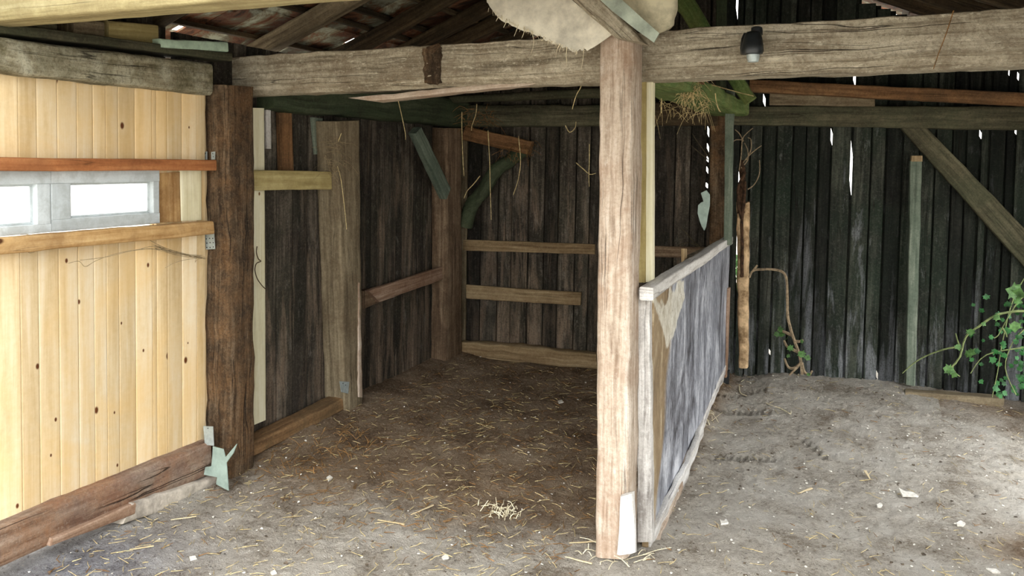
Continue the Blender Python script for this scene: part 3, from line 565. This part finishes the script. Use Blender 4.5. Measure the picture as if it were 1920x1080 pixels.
# ------------------------------------------------------------------ roof
def roof():
    # tiles on laths: individual overlapping slabs in one ceiling mesh, a few chipped open to the sky
    holes = [px_r(x, y, .13) for x, y in ((335, 55), (447, 15), (657, 79), (1652, 15), (1405, 23))]
    holes_r = [.026, .024, .028, .032, .008]
    mb = MB(); nr = 12; dx = .235
    used = set()
    for side in (-1, 1):
        for r in range(nr if side < 0 else 10):
            x0 = RIDGE_X+side*(r*dx-.02); x1 = RIDGE_X+side*((r+1)*dx+.03)
            y = 1.2+random.uniform(-.05, 0); 
            while y < 7.0:
                w = .175; lift = .13+random.uniform(-.004, .004); tn = random.random()
                def slab(ya, yb, xa, xb):
                    if abs(yb-ya) < .004 or abs(xb-xa) < .004: return
                    ta = (abs(xa-RIDGE_X)-r*dx)/dx; tb = (abs(xb-RIDGE_X)-r*dx)/dx
                    za = roof_z(xa)+lift+.012*ta; zb = roof_z(xb)+lift+.012*tb
                    mb.loft((xa, ya, za), (xa, yb, za), (xb, ya, zb), (xb, yb, zb), (0, 0, .014), e=14, rough=0, wav=0, step=1., k=8, tint=tn)
                hit = None
                for hi, h in enumerate(holes):
                    if y-.0 <= h.y < y+w+.004 and min(x0, x1) <= h.x <= max(x0, x1) : hit = hi; break
                if hit is None: slab(y, y+w+.006, x0, x1)
                else:
                    used.add(hit); h = holes[hit]; rr = holes_r[hit]; s = 1 if x1 > x0 else -1
                    slab(y, h.y-rr, x0, x1); slab(h.y+rr, y+w+.006, x0, x1)
                    slab(h.y-rr, h.y+rr, x0, h.x-s*rr*1.7); slab(h.y-rr, h.y+rr, h.x+s*rr*1.7, x1)
                    global HOLES_DONE; HOLES_DONE = used
                y += w
    o = mb.build('ceiling', M['tile'], smooth=False); o['kind'] = 'structure'
    m2 = MB()
    for side in (-1, 1):
        for r in range(1, nr+1):
            x = RIDGE_X+side*(r*dx-.03)
            if any(abs(h.x-x) < .07 and (h.x-RIDGE_X)*side > 0 for h in holes): x -= side*.1
            z = roof_z(x)+.1; m2.loft((x-.02, 1.3, z), (x+.02, 1.3, z), (x-.02, 6.9, z), (x+.02, 6.9, z), (0, 0, .028), e=10, rough=.002, step=.3, k=8, tint=random.random())
    o = m2.build('trim_1', M['rafter']); o['kind'] = 'structure'
roof()
for i, px in enumerate((420, 595, 765, 875)):
    pass
ry = [2.35, 2.85, px_r(595, 50).y, px_r(765, 50).y, px_r(862, 55).y, 5.1, 5.6, 6.0]
pos_names = ['nearest the front lintel', 'second from the front lintel', 'just behind the tie beam', 'second behind the tie beam', 'third behind the tie beam', 'above the corner brace', 'second from the back wall', 'nearest the back wall']
for i, y in enumerate(ry):
    for side, sn in ((-1, 'left'), (1, 'right')):
        xe = RIDGE_X+side*2.45; ze = roof_z(xe)
        w = .11 if (i == 2 and side < 0) else .08
        T('rafter', 'greypost' if (i == 2 and side < 0) else 'rafter', (RIDGE_X, y-w/2, RIDGE_Z), (RIDGE_X, y+w/2, RIDGE_Z), (xe, y-w/2, ze), (xe, y+w/2, ze), (0, 0, .1), 'dark roof rafter on the %s slope, %s' % (sn, pos_names[i]), 'rafter', 'roof rafters', rough=.004, wav=.012, e=7, step=.1)
# ------------------------------------------------------------------ cloth, brace and sack on the central post
brace_y = 3.02
T('head_brace', 'beam', *quad(px_y, (1150, 68), (1210, 82), (985, -75), (1066, -75), brace_y), (0, .09, 0), 'pale diagonal head brace resting on the central post top', 'brace', rough=.005, e=6)
def cloth_grid(name, mat, outline_top, outline_bot, y, label, cat, thick=.006, amp=.02, nu=40, nvv=20, fray=0., parent=None):
    """sheet between an upper and a lower polyline"""
    def samp(pl, t):
        k = t*(len(pl)-1); i = min(int(k), len(pl)-2); f = k-i; return (pl[i][0]*(1-f)+pl[i+1][0]*f, pl[i][1]*(1-f)+pl[i+1][1]*f)
    V = []; Fc = []
    for i in range(nu+1):
        a = px_y(*samp(outline_top, i/nu), y); b = px_y(*samp(outline_bot, i/nu), y)
        for j in range(nvv+1):
            p = a.lerp(b, j/nvv); d = noise.noise(Vector((p.x*7, p.z*7, 2)))*amp+noise.noise(Vector((p.x*22, p.z*14, 8)))*amp*.35
            p = p+Vector((0, d, 0))
            if j == nvv and fray: p.z += random.uniform(-fray, fray)
            V.append(p)
    k = nvv+1; n = len(V); Fc = [[i*k+j, (i+1)*k+j, (i+1)*k+j+1, i*k+j+1] for i in range(nu) for j in range(nvv)]
    V2 = [v+Vector((0, thick, 0)) for v in V]; Fb = [[q+n for q in f][::-1] for f in Fc]
    rim = [i*k for i in range(nu+1)]+[nu*k+j for j in range(1, k)]+[i*k+nvv for i in range(nu-1, -1, -1)]+[j for j in range(nvv-1, 0, -1)]
    Fr = [[rim[(i+1) % len(rim)], rim[i], rim[i]+n, rim[(i+1) % len(rim)]+n] for i in range(len(rim))]
    VV = V+V2; al = Fc+Fb+Fr
    o = mesh_obj(name, VV, al, M[mat], parent, [[(VV[q].x, VV[q].z) for q in f] for f in al])
    if label: tag(o, label, cat)
    return o
cl = cloth_grid('torn_cloth', 'cloth', [(905, -70), (960, -70), (1020, -60), (1050, -20), (1090, 15), (1130, 45), (1150, 64)], [(912, 2), (932, 32), (975, 55), (1018, 72), (1045, 84), (1075, 96), (1105, 92)], 3.06, 'torn cream burlap with a frayed edge hanging left of the central post', 'cloth', fray=.006)
m = MB()
for (x, y, x2, y2, x3, y3) in ((972, 46, 968, 58, 964, 68), (983, 50, 982, 62, 978, 72), (997, 57, 1001, 80, 995, 103), (1020, 68, 1017, 76, 1014, 74), (1050, 82, 1044, 95, 1042, 108), (1063, 88, 1062, 105, 1063, 124), (1080, 94, 1082, 100, 1078, 102), (1095, 90, 1093, 110, 1090, 130), (935, 30, 932, 36, 930, 40), (950, 40, 946, 48, 944, 52), (1055, 84, 1050, 92, 1049, 98)):
    m.tube([px_y(a, b, 3.05) for a, b in ((x, y), (x2, y2), (x3, y3))], .0018, .0008, k=4)
for i in range(60):
    t = random.random(); x = 915+165*t; y = 12+84*t**.8+random.uniform(-3, 2); m.tube([px_y(x, y, 3.055), px_y(x+random.uniform(-4, 4), y+random.uniform(2, 9), 3.05)], .0012, .0006, k=3, sub=1)
m.build('loose_thread', M['strawpale'], cl)['kind'] = 'stuff'
cs = cloth_grid('cloth_strip', 'clothblue', [(1110, -70), (1145, -20), (1178, 10), (1206, 36), (1236, 62)], [(1070, -60), (1112, -12), (1150, 22), (1190, 54), (1226, 80)], 2.99, 'bluish grey cloth strip along the right edge of the head brace', 'cloth', amp=.01)
def sack():
    V = []; Fc = []; pts = [(1170, -65, .12), (1200, -25, .125), (1226, 6, .115), (1243, 33, .075), (1250, 54, .028)]
    m = MB(); k = 20; rings = []
    ctr = [px_y(x, y, 3.12) for x, y, r in pts]
    for i in range(25):
        t = i/24*(len(pts)-1); a = min(int(t), len(pts)-2); f = t-a; p = ctr[a].lerp(ctr[a+1], f); r = pts[a][2]*(1-f)+pts[a+1][2]*f
        ax = (ctr[-1]-ctr[0]).normalized(); s1 = ax.cross(Vector((0, 1, 0))).normalized()
        for j in range(k):
            an = 2*math.pi*j/k; q = p+s1*math.cos(an)*r+Vector((0, 1, 0))*math.sin(an)*r*.55
            q = q+noise.noise_vector(q*9)*.02+noise.noise_vector(q*24)*.007; V.append(q)
    for i in range(24):
        for j in range(k): j2 = (j+1) % k; Fc.append([i*k+j, i*k+j2, (i+1)*k+j2, (i+1)*k+j])
    Fc.append(list(range(k))[::-1]); Fc.append([24*k+j for j in range(k)])
    o = mesh_obj('sack', V, Fc, M['clothdark'], None, [[(0, 0)]*len(f) for f in Fc], sharp=80); tag(o, 'dusty rolled sack tucked above the tie beam, right of the central post', 'sack')
sack()
# ------------------------------------------------------------------ lamp
lamp = empty('bulkhead_lamp', px_y(1410, 100, 3.22)); tag(lamp, 'black bulkhead lamp fixed to the tie beam right of the post', 'lamp')
def rev(name, mat, prof, cx, y, parent, sq=.8, tilt=0.):
    k = 20; V = []; Fc = []
    for (py, hw) in prof:
        ctr = px_y(cx+(py-85)*tilt, py, y); r = hw*y/F*1.08
        for j in range(k):
            a = 2*math.pi*j/k; V.append(ctr+Vector((math.cos(a)*r, math.sin(a)*r*sq, 0)))
    n = len(prof)
    for i in range(n-1):
        for j in range(k): j2 = (j+1) % k; Fc.append([i*k+j, i*k+j2, (i+1)*k+j2, (i+1)*k+j])
    Fc.append(list(range(k))[::-1]); Fc.append([(n-1)*k+j for j in range(k)])
    Fc = [f[::-1] for f in Fc]
    return mesh_obj(name, V, Fc, M[mat], parent, [[(0, 0)]*len(f) for f in Fc], sharp=45)
rev('housing', 'black', [(58, 4), (60, 10), (64, 13), (72, 15), (85, 17.5), (96, 18.5), (101, 17), (102, 12)], 1411, 3.21, lamp, tilt=-.05)
rev('mount', 'black', [(50, 6), (52, 9), (58, 9.5), (66, 9.5)], 1419, 3.25, lamp)
rev('side_cover', 'black', [(62, 5), (72, 9), (90, 11), (101, 10), (103, 6)], 1400, 3.25, lamp)
rev('glass_cap', 'metal', [(101, 11), (108, 10.5), (116, 8.5), (117, 4)], 1412, 3.21, lamp)['label'] = 'grey glass cap'
rev('cap_rim', 'black', [(100, 11.5), (102.5, 11.5)], 1412, 3.21, lamp)
# ------------------------------------------------------------------ metal plates
def plate(name, mat, fn, pts, arg, nv, label, cat, holes=(), hr=.003):
    m = MB(); m.poly([fn(x, y, arg) for x, y in pts], nv); o = m.build(name, M[mat], None, smooth=False); tag(o, label, cat)
    if holes:
        h = MB(); d = -Vector(nv).normalized()*.0008
        for x, y in holes:
            ctr = fn(x, y, arg)+d; u = Vector(nv).normalized().cross(Vector((0, 0, 1))).normalized()
            h.poly([ctr+u*math.cos(a*math.pi/4)*hr+Vector((0, 0, 1))*math.sin(a*math.pi/4)*hr for a in range(8)], Vector(nv).normalized()*.001)
        h.build('nail_holes', M['hole'], o, smooth=False)
    return o
plate('nail_plate', 'metal', px_y, [(384, 438), (401, 437), (403, 467), (386, 468)], 3.045, (0, .003, 0), 'perforated steel plate on the dark post below the tan rail', 'bracket', [(387, 448), (393, 447), (399, 447), (388, 456), (394, 455), (400, 455), (388, 464), (394, 464), (400, 463)], .0032)
plate('nail_plate', 'metal', px_y, [(382, 285), (388, 284), (388, 299), (382, 299)], 3.045, (0, .003, 0), 'left of two small white plates above the reddish rail end', 'bracket', [(385, 288), (384, 294)], .0025)
plate('nail_plate', 'metal', px_y, [(396, 285), (403, 284), (403, 299), (396, 299)], 3.045, (0, .003, 0), 'right of two small white plates above the reddish rail end', 'bracket', [(399, 288), (400, 294)], .0025)
plate('angle_bracket', 'metal', px_y, [(381, 799), (399, 800), (401, 836), (384, 834)], 2.98, (0, .003, 0), 'small grey bracket on the end of the worn sill timber', 'bracket', [(390, 803)], .003)
plate('nail_plate', 'metal', px_x, [(637, 715), (655, 716), (653, 738), (640, 735)], -2.92, (-.003, 0, 0), 'small bluish plate low on the grey post', 'bracket', [(643, 719), (648, 722)], .004)
plate('nail_plate', 'metal', px_x, [(637, 311), (642, 310), (644, 319), (638, 318)], -2.975, (-.003, 0, 0), 'tiny bright clip on the yellowed rail at the grey post', 'clip')
scr = plate('zinc_scrap', 'metal2', px_y, [(399, 837), (418, 842), (422, 858), (444, 832), (437, 850), (424, 868), (428, 920), (405, 908), (407, 895), (382, 890), (385, 876), (396, 874), (398, 855)], 2.93, (.001, .004, 0), 'torn pale green-white zinc sheet leaning at the dark post foot', 'metal sheet')
# ------------------------------------------------------------------ plants and cords
def strand(name, mat, pts, r0, r1, label, cat, group=None, leaves=None, k=5, extra=()):
    m = MB(); m.tube(pts, r0, r1, k=k, jit=r0*.3)
    for e in extra: m.tube(e, r1*1.1 if r1 > .0012 else r0*.7, r1*.6, k=4)
    o = m.build(name, M[mat]); tag(o, label, cat, group)
    if leaves:
        l = MB()
        for (p, s) in leaves:
            d = Vector((random.uniform(-1, 1), random.uniform(-.5, .2), random.uniform(-.6, .6))); l.leaf(p, d, (random.uniform(-.4, .4), -1, random.uniform(.1, .8)), s, random.random())
        l.build('foliage', M['leaf'], o)
    return o
yv = 5.85
P = lambda L, y=yv: [px_y(a, b, y) for a, b in L]
strand('ivy_vine', 'twig', P([(1405, 520), (1412, 508), (1430, 505), (1460, 507), (1474, 520), (1476, 560), (1478, 600), (1490, 640), (1500, 670), (1504, 702)], 6.0), .008, .011, 'bare looping ivy stem with few leaves at the right back wall', 'vine',
    leaves=[(px_y(x, y, 5.98), s) for x, y, s in ((1458, 620, .05), (1466, 632, .055), (1473, 636, .04), (1476, 650, .05), (1508, 670, .06), (1512, 676, .045), (1461, 625, .04), (1500, 640, .03), (1475, 665, .03), (1515, 699, .03))],
    extra=[P([(1484, 628), (1470, 622), (1458, 618)], 6.), P([(1490, 640), (1500, 640), (1506, 637)], 6.), P([(1497, 660), (1486, 655), (1476, 650), (1470, 638)], 6.), P([(1502, 680), (1490, 690), (1478, 688), (1471, 672)], 6.), P([(1503, 680), (1508, 697), (1518, 702), (1523, 695)], 6.), P([(1500, 682), (1488, 695), (1480, 703)], 6.), P([(1412, 508), (1418, 500), (1420, 497)], 6.)])
strand('climbing_vine', 'vine', P([(1940, 583), (1900, 584), (1865, 592), (1835, 612), (1812, 630), (1804, 655), (1798, 672), (1784, 688), (1768, 692)], 5.6), .008, .005, 'leafy green vine trailing in from the right edge', 'vine',
    leaves=[(px_y(x, y, 5.58), s) for x, y, s in ((1768, 690, .06), (1775, 692, .05), (1792, 698, .04), (1812, 660, .06), (1808, 665, .05), (1794, 645, .04), (1820, 616, .05), (1862, 592, .045), (1902, 602, .07), (1908, 560, .08), (1914, 552, .09), (1918, 546, .08), (1840, 605, .03), (1900, 562, .05))],
    extra=[P([(1940, 540), (1912, 562), (1895, 588), (1882, 610), (1872, 628), (1864, 634)], 5.6), P([(1879, 614), (1886, 625), (1888, 632)], 5.6), P([(1802, 655), (1796, 640), (1792, 625)], 5.6), P([(1800, 650), (1770, 655), (1735, 668), (1712, 682), (1692, 700)], 5.7), P([(1784, 688), (1792, 700), (1800, 706)], 5.6)])
m = MB()
for L in ([(1935, 500), (1900, 560), (1880, 640), (1870, 700), (1860, 745)], [(1940, 600), (1900, 640), (1885, 690), (1905, 740)], [(1930, 650), (1850, 665), (1820, 700)]): m.tube(P(L, 5.75), .004, .003, k=4)
hb = m.build('hanging_greenery', M['vine']); tag(hb, 'dense dim green creeper in the far right corner', 'creeper')
l = MB()
for i in range(130):
    t = random.random(); x = 1800+140*random.random()**.6; y = random.uniform(560, 745)
    if random.random() < (1930-x)/170: continue
    l.leaf(px_y(x, y, random.uniform(5.62, 5.95)), (random.uniform(-1, 1), 0, random.uniform(-1, 1)), (random.uniform(-.6, .6), -1, random.uniform(0, .8)), random.uniform(.02, .045), random.random())
l.build('foliage', M['leafdark'], hb)
strand('floor_root', 'strawpale', [px_z(x, y, .025) for x, y in ((1480, 775), (1462, 765), (1445, 760), (1430, 752), (1410, 745), (1390, 738), (1386, 725), (1392, 714), (1404, 712), (1415, 722), (1425, 728))], .004, .004, 'pale looping root lying on the dirt beside the partition end', 'root', extra=[[px_z(x, y, .02) for x, y in ((1445, 760), (1455, 770), (1460, 776))], [px_z(x, y, .02) for x, y in ((1482, 776), (1484, 768), (1486, 763))]])
strand('string', 'cable', [px_x(x, y, -3.0) for x, y in ((482, 462), (481, 474), (484, 485), (489, 490), (481, 494), (478, 506), (482, 522), (490, 534), (498, 542))], .0032, .0028, 'thin dark cord hooked on the pale pine stud', 'cord')
tw = [[(1386, 320), (1390, 290), (1392, 262), (1400, 250), (1412, 240)], [(1390, 310), (1404, 292), (1418, 280), (1428, 273)], [(1394, 265), (1386, 250), (1378, 243)], [(1392, 262), (1380, 262), (1375, 266)], [(1400, 300), (1408, 280), (1408, 262), (1402, 258)], [(1390, 315), (1402, 300), (1402, 282), (1396, 268)], [(1402, 355), (1415, 345), (1424, 325), (1424, 300)]]
m = MB()
for L in tw: m.tube(P(L, 6.0), .005, .003, k=4)
tag(m.build('dry_twigs', M['twig']), 'branching dry twigs above the split trunk', 'twigs')
tw = [[(1330, 297), (1318, 280), (1305, 262), (1298, 250)], [(1328, 300), (1310, 285), (1296, 273)], [(1330, 290), (1324, 276)], [(1316, 464), (1300, 452), (1290, 440), (1275, 425)], [(1310, 462), (1290, 455), (1270, 460)]]
for LL, lb in ((tw[:3], 'dark dry twigs high on the left of the broad dark back post'), (tw[3:], 'dark dry twigs above the brown rail behind the partition')):
    m = MB()
    for L in LL: m.tube([px_b(a, b, .25) for a, b in L], .004, .0025, k=4)
    tag(m.build('dry_twigs', M['twigdark']), lb, 'twigs')
m = MB(); pts = [(1314, 362), (1324, 357), (1330, 365), (1330, 385), (1326, 405), (1323, 425), (1320, 432), (1316, 425), (1312, 415), (1308, 400), (1309, 385), (1314, 380), (1319, 378), (1316, 368)]
m.poly([px_y(x, y, 5.95) for x, y in pts], (0.004, .004, 0)); tag(m.build('plastic_scrap', M['metal2'], smooth=False), 'pale torn plastic scrap hanging by the broad dark back post', 'plastic sheet')
# hanging straws
hs = [((1093, 150), (1088, 165), (1080, 180), (1073, 205), (3.45,), 'hooked pale straw hanging under the tie beam left of the post'), ((894, 195), (892, 215), (885, 235), (884, 245), (5.2,), 'straw hanging over the brown sloping timber, upper'), ((915, 245), (918, 300), (919, 350), (921, 412), (5.3,), 'longest straight straw hanging from the brown sloping timber'), ((972, 255), (976, 300), (972, 335), (962, 366), (5.3,), 'curved straw hanging at the right end of brown sloping timber'), ((747, 190), (755, 225), (760, 250), (760, 262), (4.4,), 'thin straw hanging left of the corner brace'), ((866, 210), (866, 240), (868, 300), (870, 330), (5.2,), 'ragged straw hanging beside the brown corner post'),
      ((1080, 305), (1095, 318), (1106, 327), (1117, 325), (5.0,), 'pale bent straw sticking out left of the central post'), ((1105, 270), (1105, 300), (1104, 330), (1105, 350), (5.5,), 'faint upright straw on the back wall near the central post'), ((1060, 235), (1068, 248), (1078, 240), (1080, 228), (5.0,), 'curled straw hanging from the olive back beam'), ((1317, 155), (1345, 162), (1380, 172), (1413, 180), (4.5,), 'long straw lying across the bright green strut'),
      ((1298, 155), (1296, 170), (1290, 185), (1286, 192), (4.0,), 'short straw hanging in the hay over the green beam'), ((1341, 175), (1343, 190), (1348, 205), (1352, 210), (4.2,), 'thin straw hanging right of the hay tuft'), ((1240, 185), (1241, 195), (1240, 205), (1240, 212), (4.0,), 'short straw hanging right of the pale new stud'), ((1788, 20), (1775, 60), (1760, 100), (1750, 130), (3.2,), 'long brown straw hanging down the right end of the tie beam'), ((640, 250), (628, 290), (640, 340), (650, 430), (4.0,), 'long thin straw hanging across the grey post'), ((900, 330), (888, 345), (876, 358), (870, 372), (5.4,), 'short straw caught on the crooked green brace')]
for a, b, c_, d, (yy,), lb in hs:
    strand('hanging_straw', 'straw' if yy > 3.3 else 'straworange', [px_y(p[0], p[1], yy) for p in (a, b, c_, d)], .0028*yy/4, .0018*yy/4, lb, 'straw', 'hanging straws')
def tuft(name, mat, n, fn, spread, down, label, r=.0022, cat='hay'):
    m = MB()
    for i in range(n):
        p = fn(); a = Vector((random.gauss(0, 1)*spread, random.gauss(0, 1)*spread, random.gauss(0, .5)*spread-down*random.random())); mid = p+a*.5+Vector((0, 0, abs(random.gauss(0, .3))*spread))
        m.tube([p, mid, p+a], r, r*.6, k=3, sub=2)
    o = m.build(name, M[mat]); tag(o, label, cat, kind='stuff'); return o
tuft('hay_tuft', 'straw', 110, lambda: px_y(random.uniform(1276, 1315), random.uniform(140, 185), 4.0), .035, .08, 'tuft of hay hanging over the bright green beam', r=.0014)
tuft('hay_tuft', 'straw', 80, lambda: px_y(random.uniform(1225, 1335), random.uniform(185, 214), 4.4)+Vector((0, 0, 0)), .04, .1, 'ragged hay fringe under the bright green beam', r=.0012)
tuft('hay_tuft', 'straworange', 60, lambda: px_b(random.uniform(870, 930), random.uniform(205, 240), .3), .06, .05, 'straw clump on the left end of the brown sloping timber')
tuft('hay_tuft', 'straworange', 50, lambda: px_b(random.uniform(940, 1002), random.uniform(262, 300), .25), .04, .06, 'straw clump on the right end of the brown sloping timber')
tuft('hay_tuft', 'cobweb', 50, lambda: px_x(random.uniform(605, 650), random.uniform(265, 330), -2.9), .06, .03, 'wispy straw stuck left of the grey post above the rail', r=.0012)
# cobwebs
m = MB()
for L in ([(128, 494), (148, 490), (160, 500), (180, 489), (220, 475), (275, 466), (300, 470), (340, 480), (375, 484)], [(310, 502), (330, 492), (355, 486), (375, 484), (385, 482)], [(280, 450), (310, 465), (350, 478), (385, 486)], [(260, 468), (290, 462), (330, 475), (378, 480)], [(150, 488), (200, 482), (250, 470), (300, 468), (365, 483)], [(370, 478), (366, 492), (371, 486), (388, 484)], [(40, 445), (48, 465), (55, 474), (66, 470), (60, 450)], [(38, 440), (60, 442), (100, 465)]):
    m.tube([px_x(a, b, -2.97) for a, b in L], .0016, .001, k=3)
m2 = [m.tube([px_x(a+random.uniform(-6, 6), b+random.uniform(-4, 4), -2.965) for a, b in ((290, 462), (330, 475), (378, 482))], .0008, .0008, k=3) for i in range(10)]
tag(m.build('cobweb', M['cobweb']), 'dusty cobweb strands on the pine wall below the tan rail', 'cobweb', kind='stuff')
# ------------------------------------------------------------------ litter on the ground
def gp(x, y, dz=.004): return Vector((x, y, gz(x, y)+dz))
def litter(name, mat, n, dens, lmin, lmax, r, label, cat, chips=False):
    m = MB(); i = 0; tries = 0
    while i < n and tries < n*40:
        tries += 1; x = random.uniform(-2.95, 1.25); y = 1.9+4.4*random.random()**1.5
        if random.random() > dens(x, y): continue
        if abs(x+.97) < .13 and 3.0 < y < 3.4: continue
        i += 1; a = random.uniform(0, math.pi); L = random.uniform(lmin, lmax)
        if chips:
            k = random.choice((4, 5, 6)); pts = [gp(x, y, .006)+Vector((math.cos(2*math.pi*j/k+a)*L*random.uniform(.5, 1), math.sin(2*math.pi*j/k+a)*L*random.uniform(.4, .8), random.uniform(-.3, .3)*L)) for j in range(k)]
            m.poly(pts, (0, 0, -L*.35), tint=random.random())
        else:
            d = Vector((math.cos(a)*L/2, math.sin(a)*L/2, 0)); p = gp(x, y, .006); q = Vector((random.gauss(0, 1), random.gauss(0, 1), 0))*L*.08; m.tube([p-d, p+q+Vector((0, 0, L*.05)), p+d+Vector((0, 0, random.uniform(0, .15)*L))], r*random.uniform(.6, 1.2), r*.6, k=3, sub=1)
    o = m.build(name, M[mat], smooth=False); tag(o, label, cat, kind='stuff'); return o
litter('straw_litter', 'straw', 2300, lambda x, y: .9 if x < -.9 else (.35+.6*math.exp(-((x-.5)/.5)**2-((y-3.6)/.5)**2)), .015, .07, .0017, 'thin straw bits scattered over the dirt floor', 'straw')
litter('dark_straw_litter', 'straworange', 1700, lambda x, y: .9 if x < -1 and y > 2.9 else .08, .015, .065, .002, 'brown straw bits scattered over the left bay floor', 'straw')
litter('chip_litter', 'chip', 900, lambda x, y: .3 if x < -.9 else .8, .003, .009, 0, 'small pale chips scattered over the dirt floor', 'chips', True)
litter('clod_litter', 'clod', 600, lambda x, y: .5, .004, .013, 0, 'small dark dirt crumbs scattered over the floor', 'dirt', True)
tuft('straw_heap', 'strawpale', 60, lambda: (lambda q: gp(q.x+random.gauss(0, .04), q.y+random.gauss(0, .04), .01))(px_z(945, 965)), .03, -.02, 'pale straw tuft on the floor left of the central post', cat='straw')
tuft('straw_heap', 'strawpale', 60, lambda: (lambda q: gp(q.x+random.gauss(0, .05), q.y+random.gauss(0, .12), .01))(px_z(1310, 800)), .04, -.03, 'straw and shavings piled against the partition foot', cat='straw')
tuft('straw_heap', 'straworange', 110, lambda: gp(random.uniform(-2.85, -2.5), random.uniform(3.2, 3.9), .01), .04, -.03, 'dark straw debris banked along the left wall beyond the dark post', cat='straw')
tuft('straw_heap', 'strawpale', 36, lambda: (lambda q: gp(q.x+random.gauss(0, .08), q.y+random.gauss(0, .05), .008))(px_z(1150, 1045)), .05, -.004, 'pale straw stalks around the central post foot', cat='straw')
def stick(L, w, mat, label, z=.008, cat='stick', name='stick'):
    a, b = px_z(*L[0], z), px_z(*L[1], z); a.z = gz(a.x, a.y)+z; b.z = gz(b.x, b.y)+z; d = (b-a).normalized(); s = Vector((-d.y, d.x, 0))*w
    T(name, mat, a-s*.3, a+s*.3, b-s, b+s, (0, 0, .004), label, cat, rough=.002, fr=30, step=.02, k=8)
stick(((708, 975), (758, 985)), .006, 'straw_w', 'pale flat straw stalk left of centre on the floor') if 'straw_w' in M else None
M['stickw'] = wood('pale_split_stick', c(178, 154, 112), c(206, 184, 144), c(226, 208, 172), cracks=.2)
stick(((708, 974), (758, 984)), .006, 'stickw', 'pale flat stick lying left of the straw tuft')
stick(((770, 966), (812, 948)), .005, 'stickw', 'pale splinter tilted right of the flat stick')
stick(((243, 1036), (288, 1028)), .004, 'stickw', 'pale splinter near the worn sill timber')
stick(((320, 977), (368, 970)), .003, 'stickw', 'thin straw stalk near the torn zinc sheet')
stick(((1497, 922), (1522, 914)), .008, 'stickw', 'curled wood shaving right of the partition')
stick(((1067, 1022), (1120, 1018)), .004, 'stickw', 'pale stalk just left of the central post foot')
stick(((1060, 1050), (1110, 1060)), .005, 'stickw', 'long pale stalk in front of the central post foot')
stick(((1632, 900), (1622, 884)), .008, 'stickw', 'small pale splinter in the right bay')
stick(((962, 950), (966, 924)), .004, 'twigw', 'dark twig sticking from the pale straw tuft') if 'twigw' in M else None
def chip(pts, label, h=.008, mat='chip'):
    m = MB(); P_ = [px_z(x, y, .01) for x, y in pts]; P_ = [Vector((p.x, p.y, gz(p.x, p.y)+h)) for p in P_]
    m.poly(P_, (0, 0, -.008)); tag(m.build('stone_chip', M[mat], smooth=False), label, 'chip', 'pale chips on the floor')
chip([(1684, 918), (1694, 924), (1712, 927), (1722, 934), (1692, 932)], 'large angular white chip on the right bay floor', .02)
chip([(1644, 942), (1650, 939), (1655, 942), (1651, 947), (1645, 946)], 'round white chip left of the large angular chip')
chip([(1793, 980), (1801, 976), (1810, 981), (1806, 985), (1795, 984)], 'white chip near the brown straw patch, right side')
chip([(1849, 1064), (1868, 1066), (1876, 1072), (1860, 1072)], 'thin white chip in the lower right corner')
chip([(1350, 973), (1362, 972), (1366, 979), (1352, 981)], 'pale chip right of the partition near end')
chip([(355, 1042), (366, 1040), (369, 1045), (357, 1047)], 'white chip in the lower left foreground')
chip([(507, 1066), (515, 1062), (519, 1068), (509, 1070)], 'white chip at the bottom left edge of the floor')
chip([(828, 1047), (836, 1040), (842, 1047), (832, 1051)], 'grey-white pebble in the bottom centre foreground')
chip([(612, 893), (618, 889), (624, 893), (616, 899)], 'white chip in the left bay beyond the zinc sheet')
chip([(1046, 750), (1053, 748), (1057, 752), (1048, 754)], 'small white chip deep in the left bay')
# ------------------------------------------------------------------ outside
def hedge():
    l = MB()
    for i in range(1500):
        x = random.uniform(-1.6, 2.2); z = random.uniform(.05, 1.6)+.15*math.sin(x*3); y = 8.2+random.gauss(0, .25)
        if z > 1.1+.35*math.sin(x*2.3+1): continue
        l.leaf((x, y, z), (random.uniform(-1, 1), 0, random.uniform(-1, 1)), (random.uniform(-.6, .6), -1, random.uniform(0, .8)), random.uniform(.06, .12), random.random())
    o = l.build('hedge', M['leaf']); tag(o, 'green bush outside, glimpsed through the gap by the split trunk', 'bush')
hedge()
# ------------------------------------------------------------------ light
w = bpy.data.worlds.new('overcast_sky'); bpy.context.scene.world = w; w.use_nodes = True; nt = w.node_tree; bg = nt.nodes['Background']
tc = nt.nodes.new('ShaderNodeTexCoord'); sx = nt.nodes.new('ShaderNodeSeparateXYZ'); rp = nt.nodes.new('ShaderNodeValToRGB')
nt.links.new(tc.outputs['Generated'], sx.inputs[0]); nt.links.new(sx.outputs[2], rp.inputs[0]); nt.links.new(rp.outputs[0], bg.inputs[0])
rp.color_ramp.elements[0].position = .05; rp.color_ramp.elements[0].color = (.48, .47, .44, 1); rp.color_ramp.elements[1].position = .7; rp.color_ramp.elements[1].color = (.92, .96, 1, 1)
bg.inputs[1].default_value = 7.4
# ------------------------------------------------------------------ camera
cam = bpy.data.cameras.new('camera'); co = bpy.data.objects.new('camera', cam); C.objects.link(co); bpy.context.scene.camera = co
cam.sensor_width = 36; cam.lens = 36*F/1920; cam.shift_y = -(540-CY)/1920; cam.clip_start = .05
mt = Matrix.Identity(4)
for i in range(3): mt[i][0] = RC[i][0]; mt[i][1] = -RC[i][1]; mt[i][2] = -RC[i][2]
mt.translation = EYE; co.matrix_world = mt
s = bpy.context.scene; s.view_settings.view_transform = 'Standard'; s.view_settings.look = 'None'; s.view_settings.gamma = 1; s.view_settings.exposure = 0.17
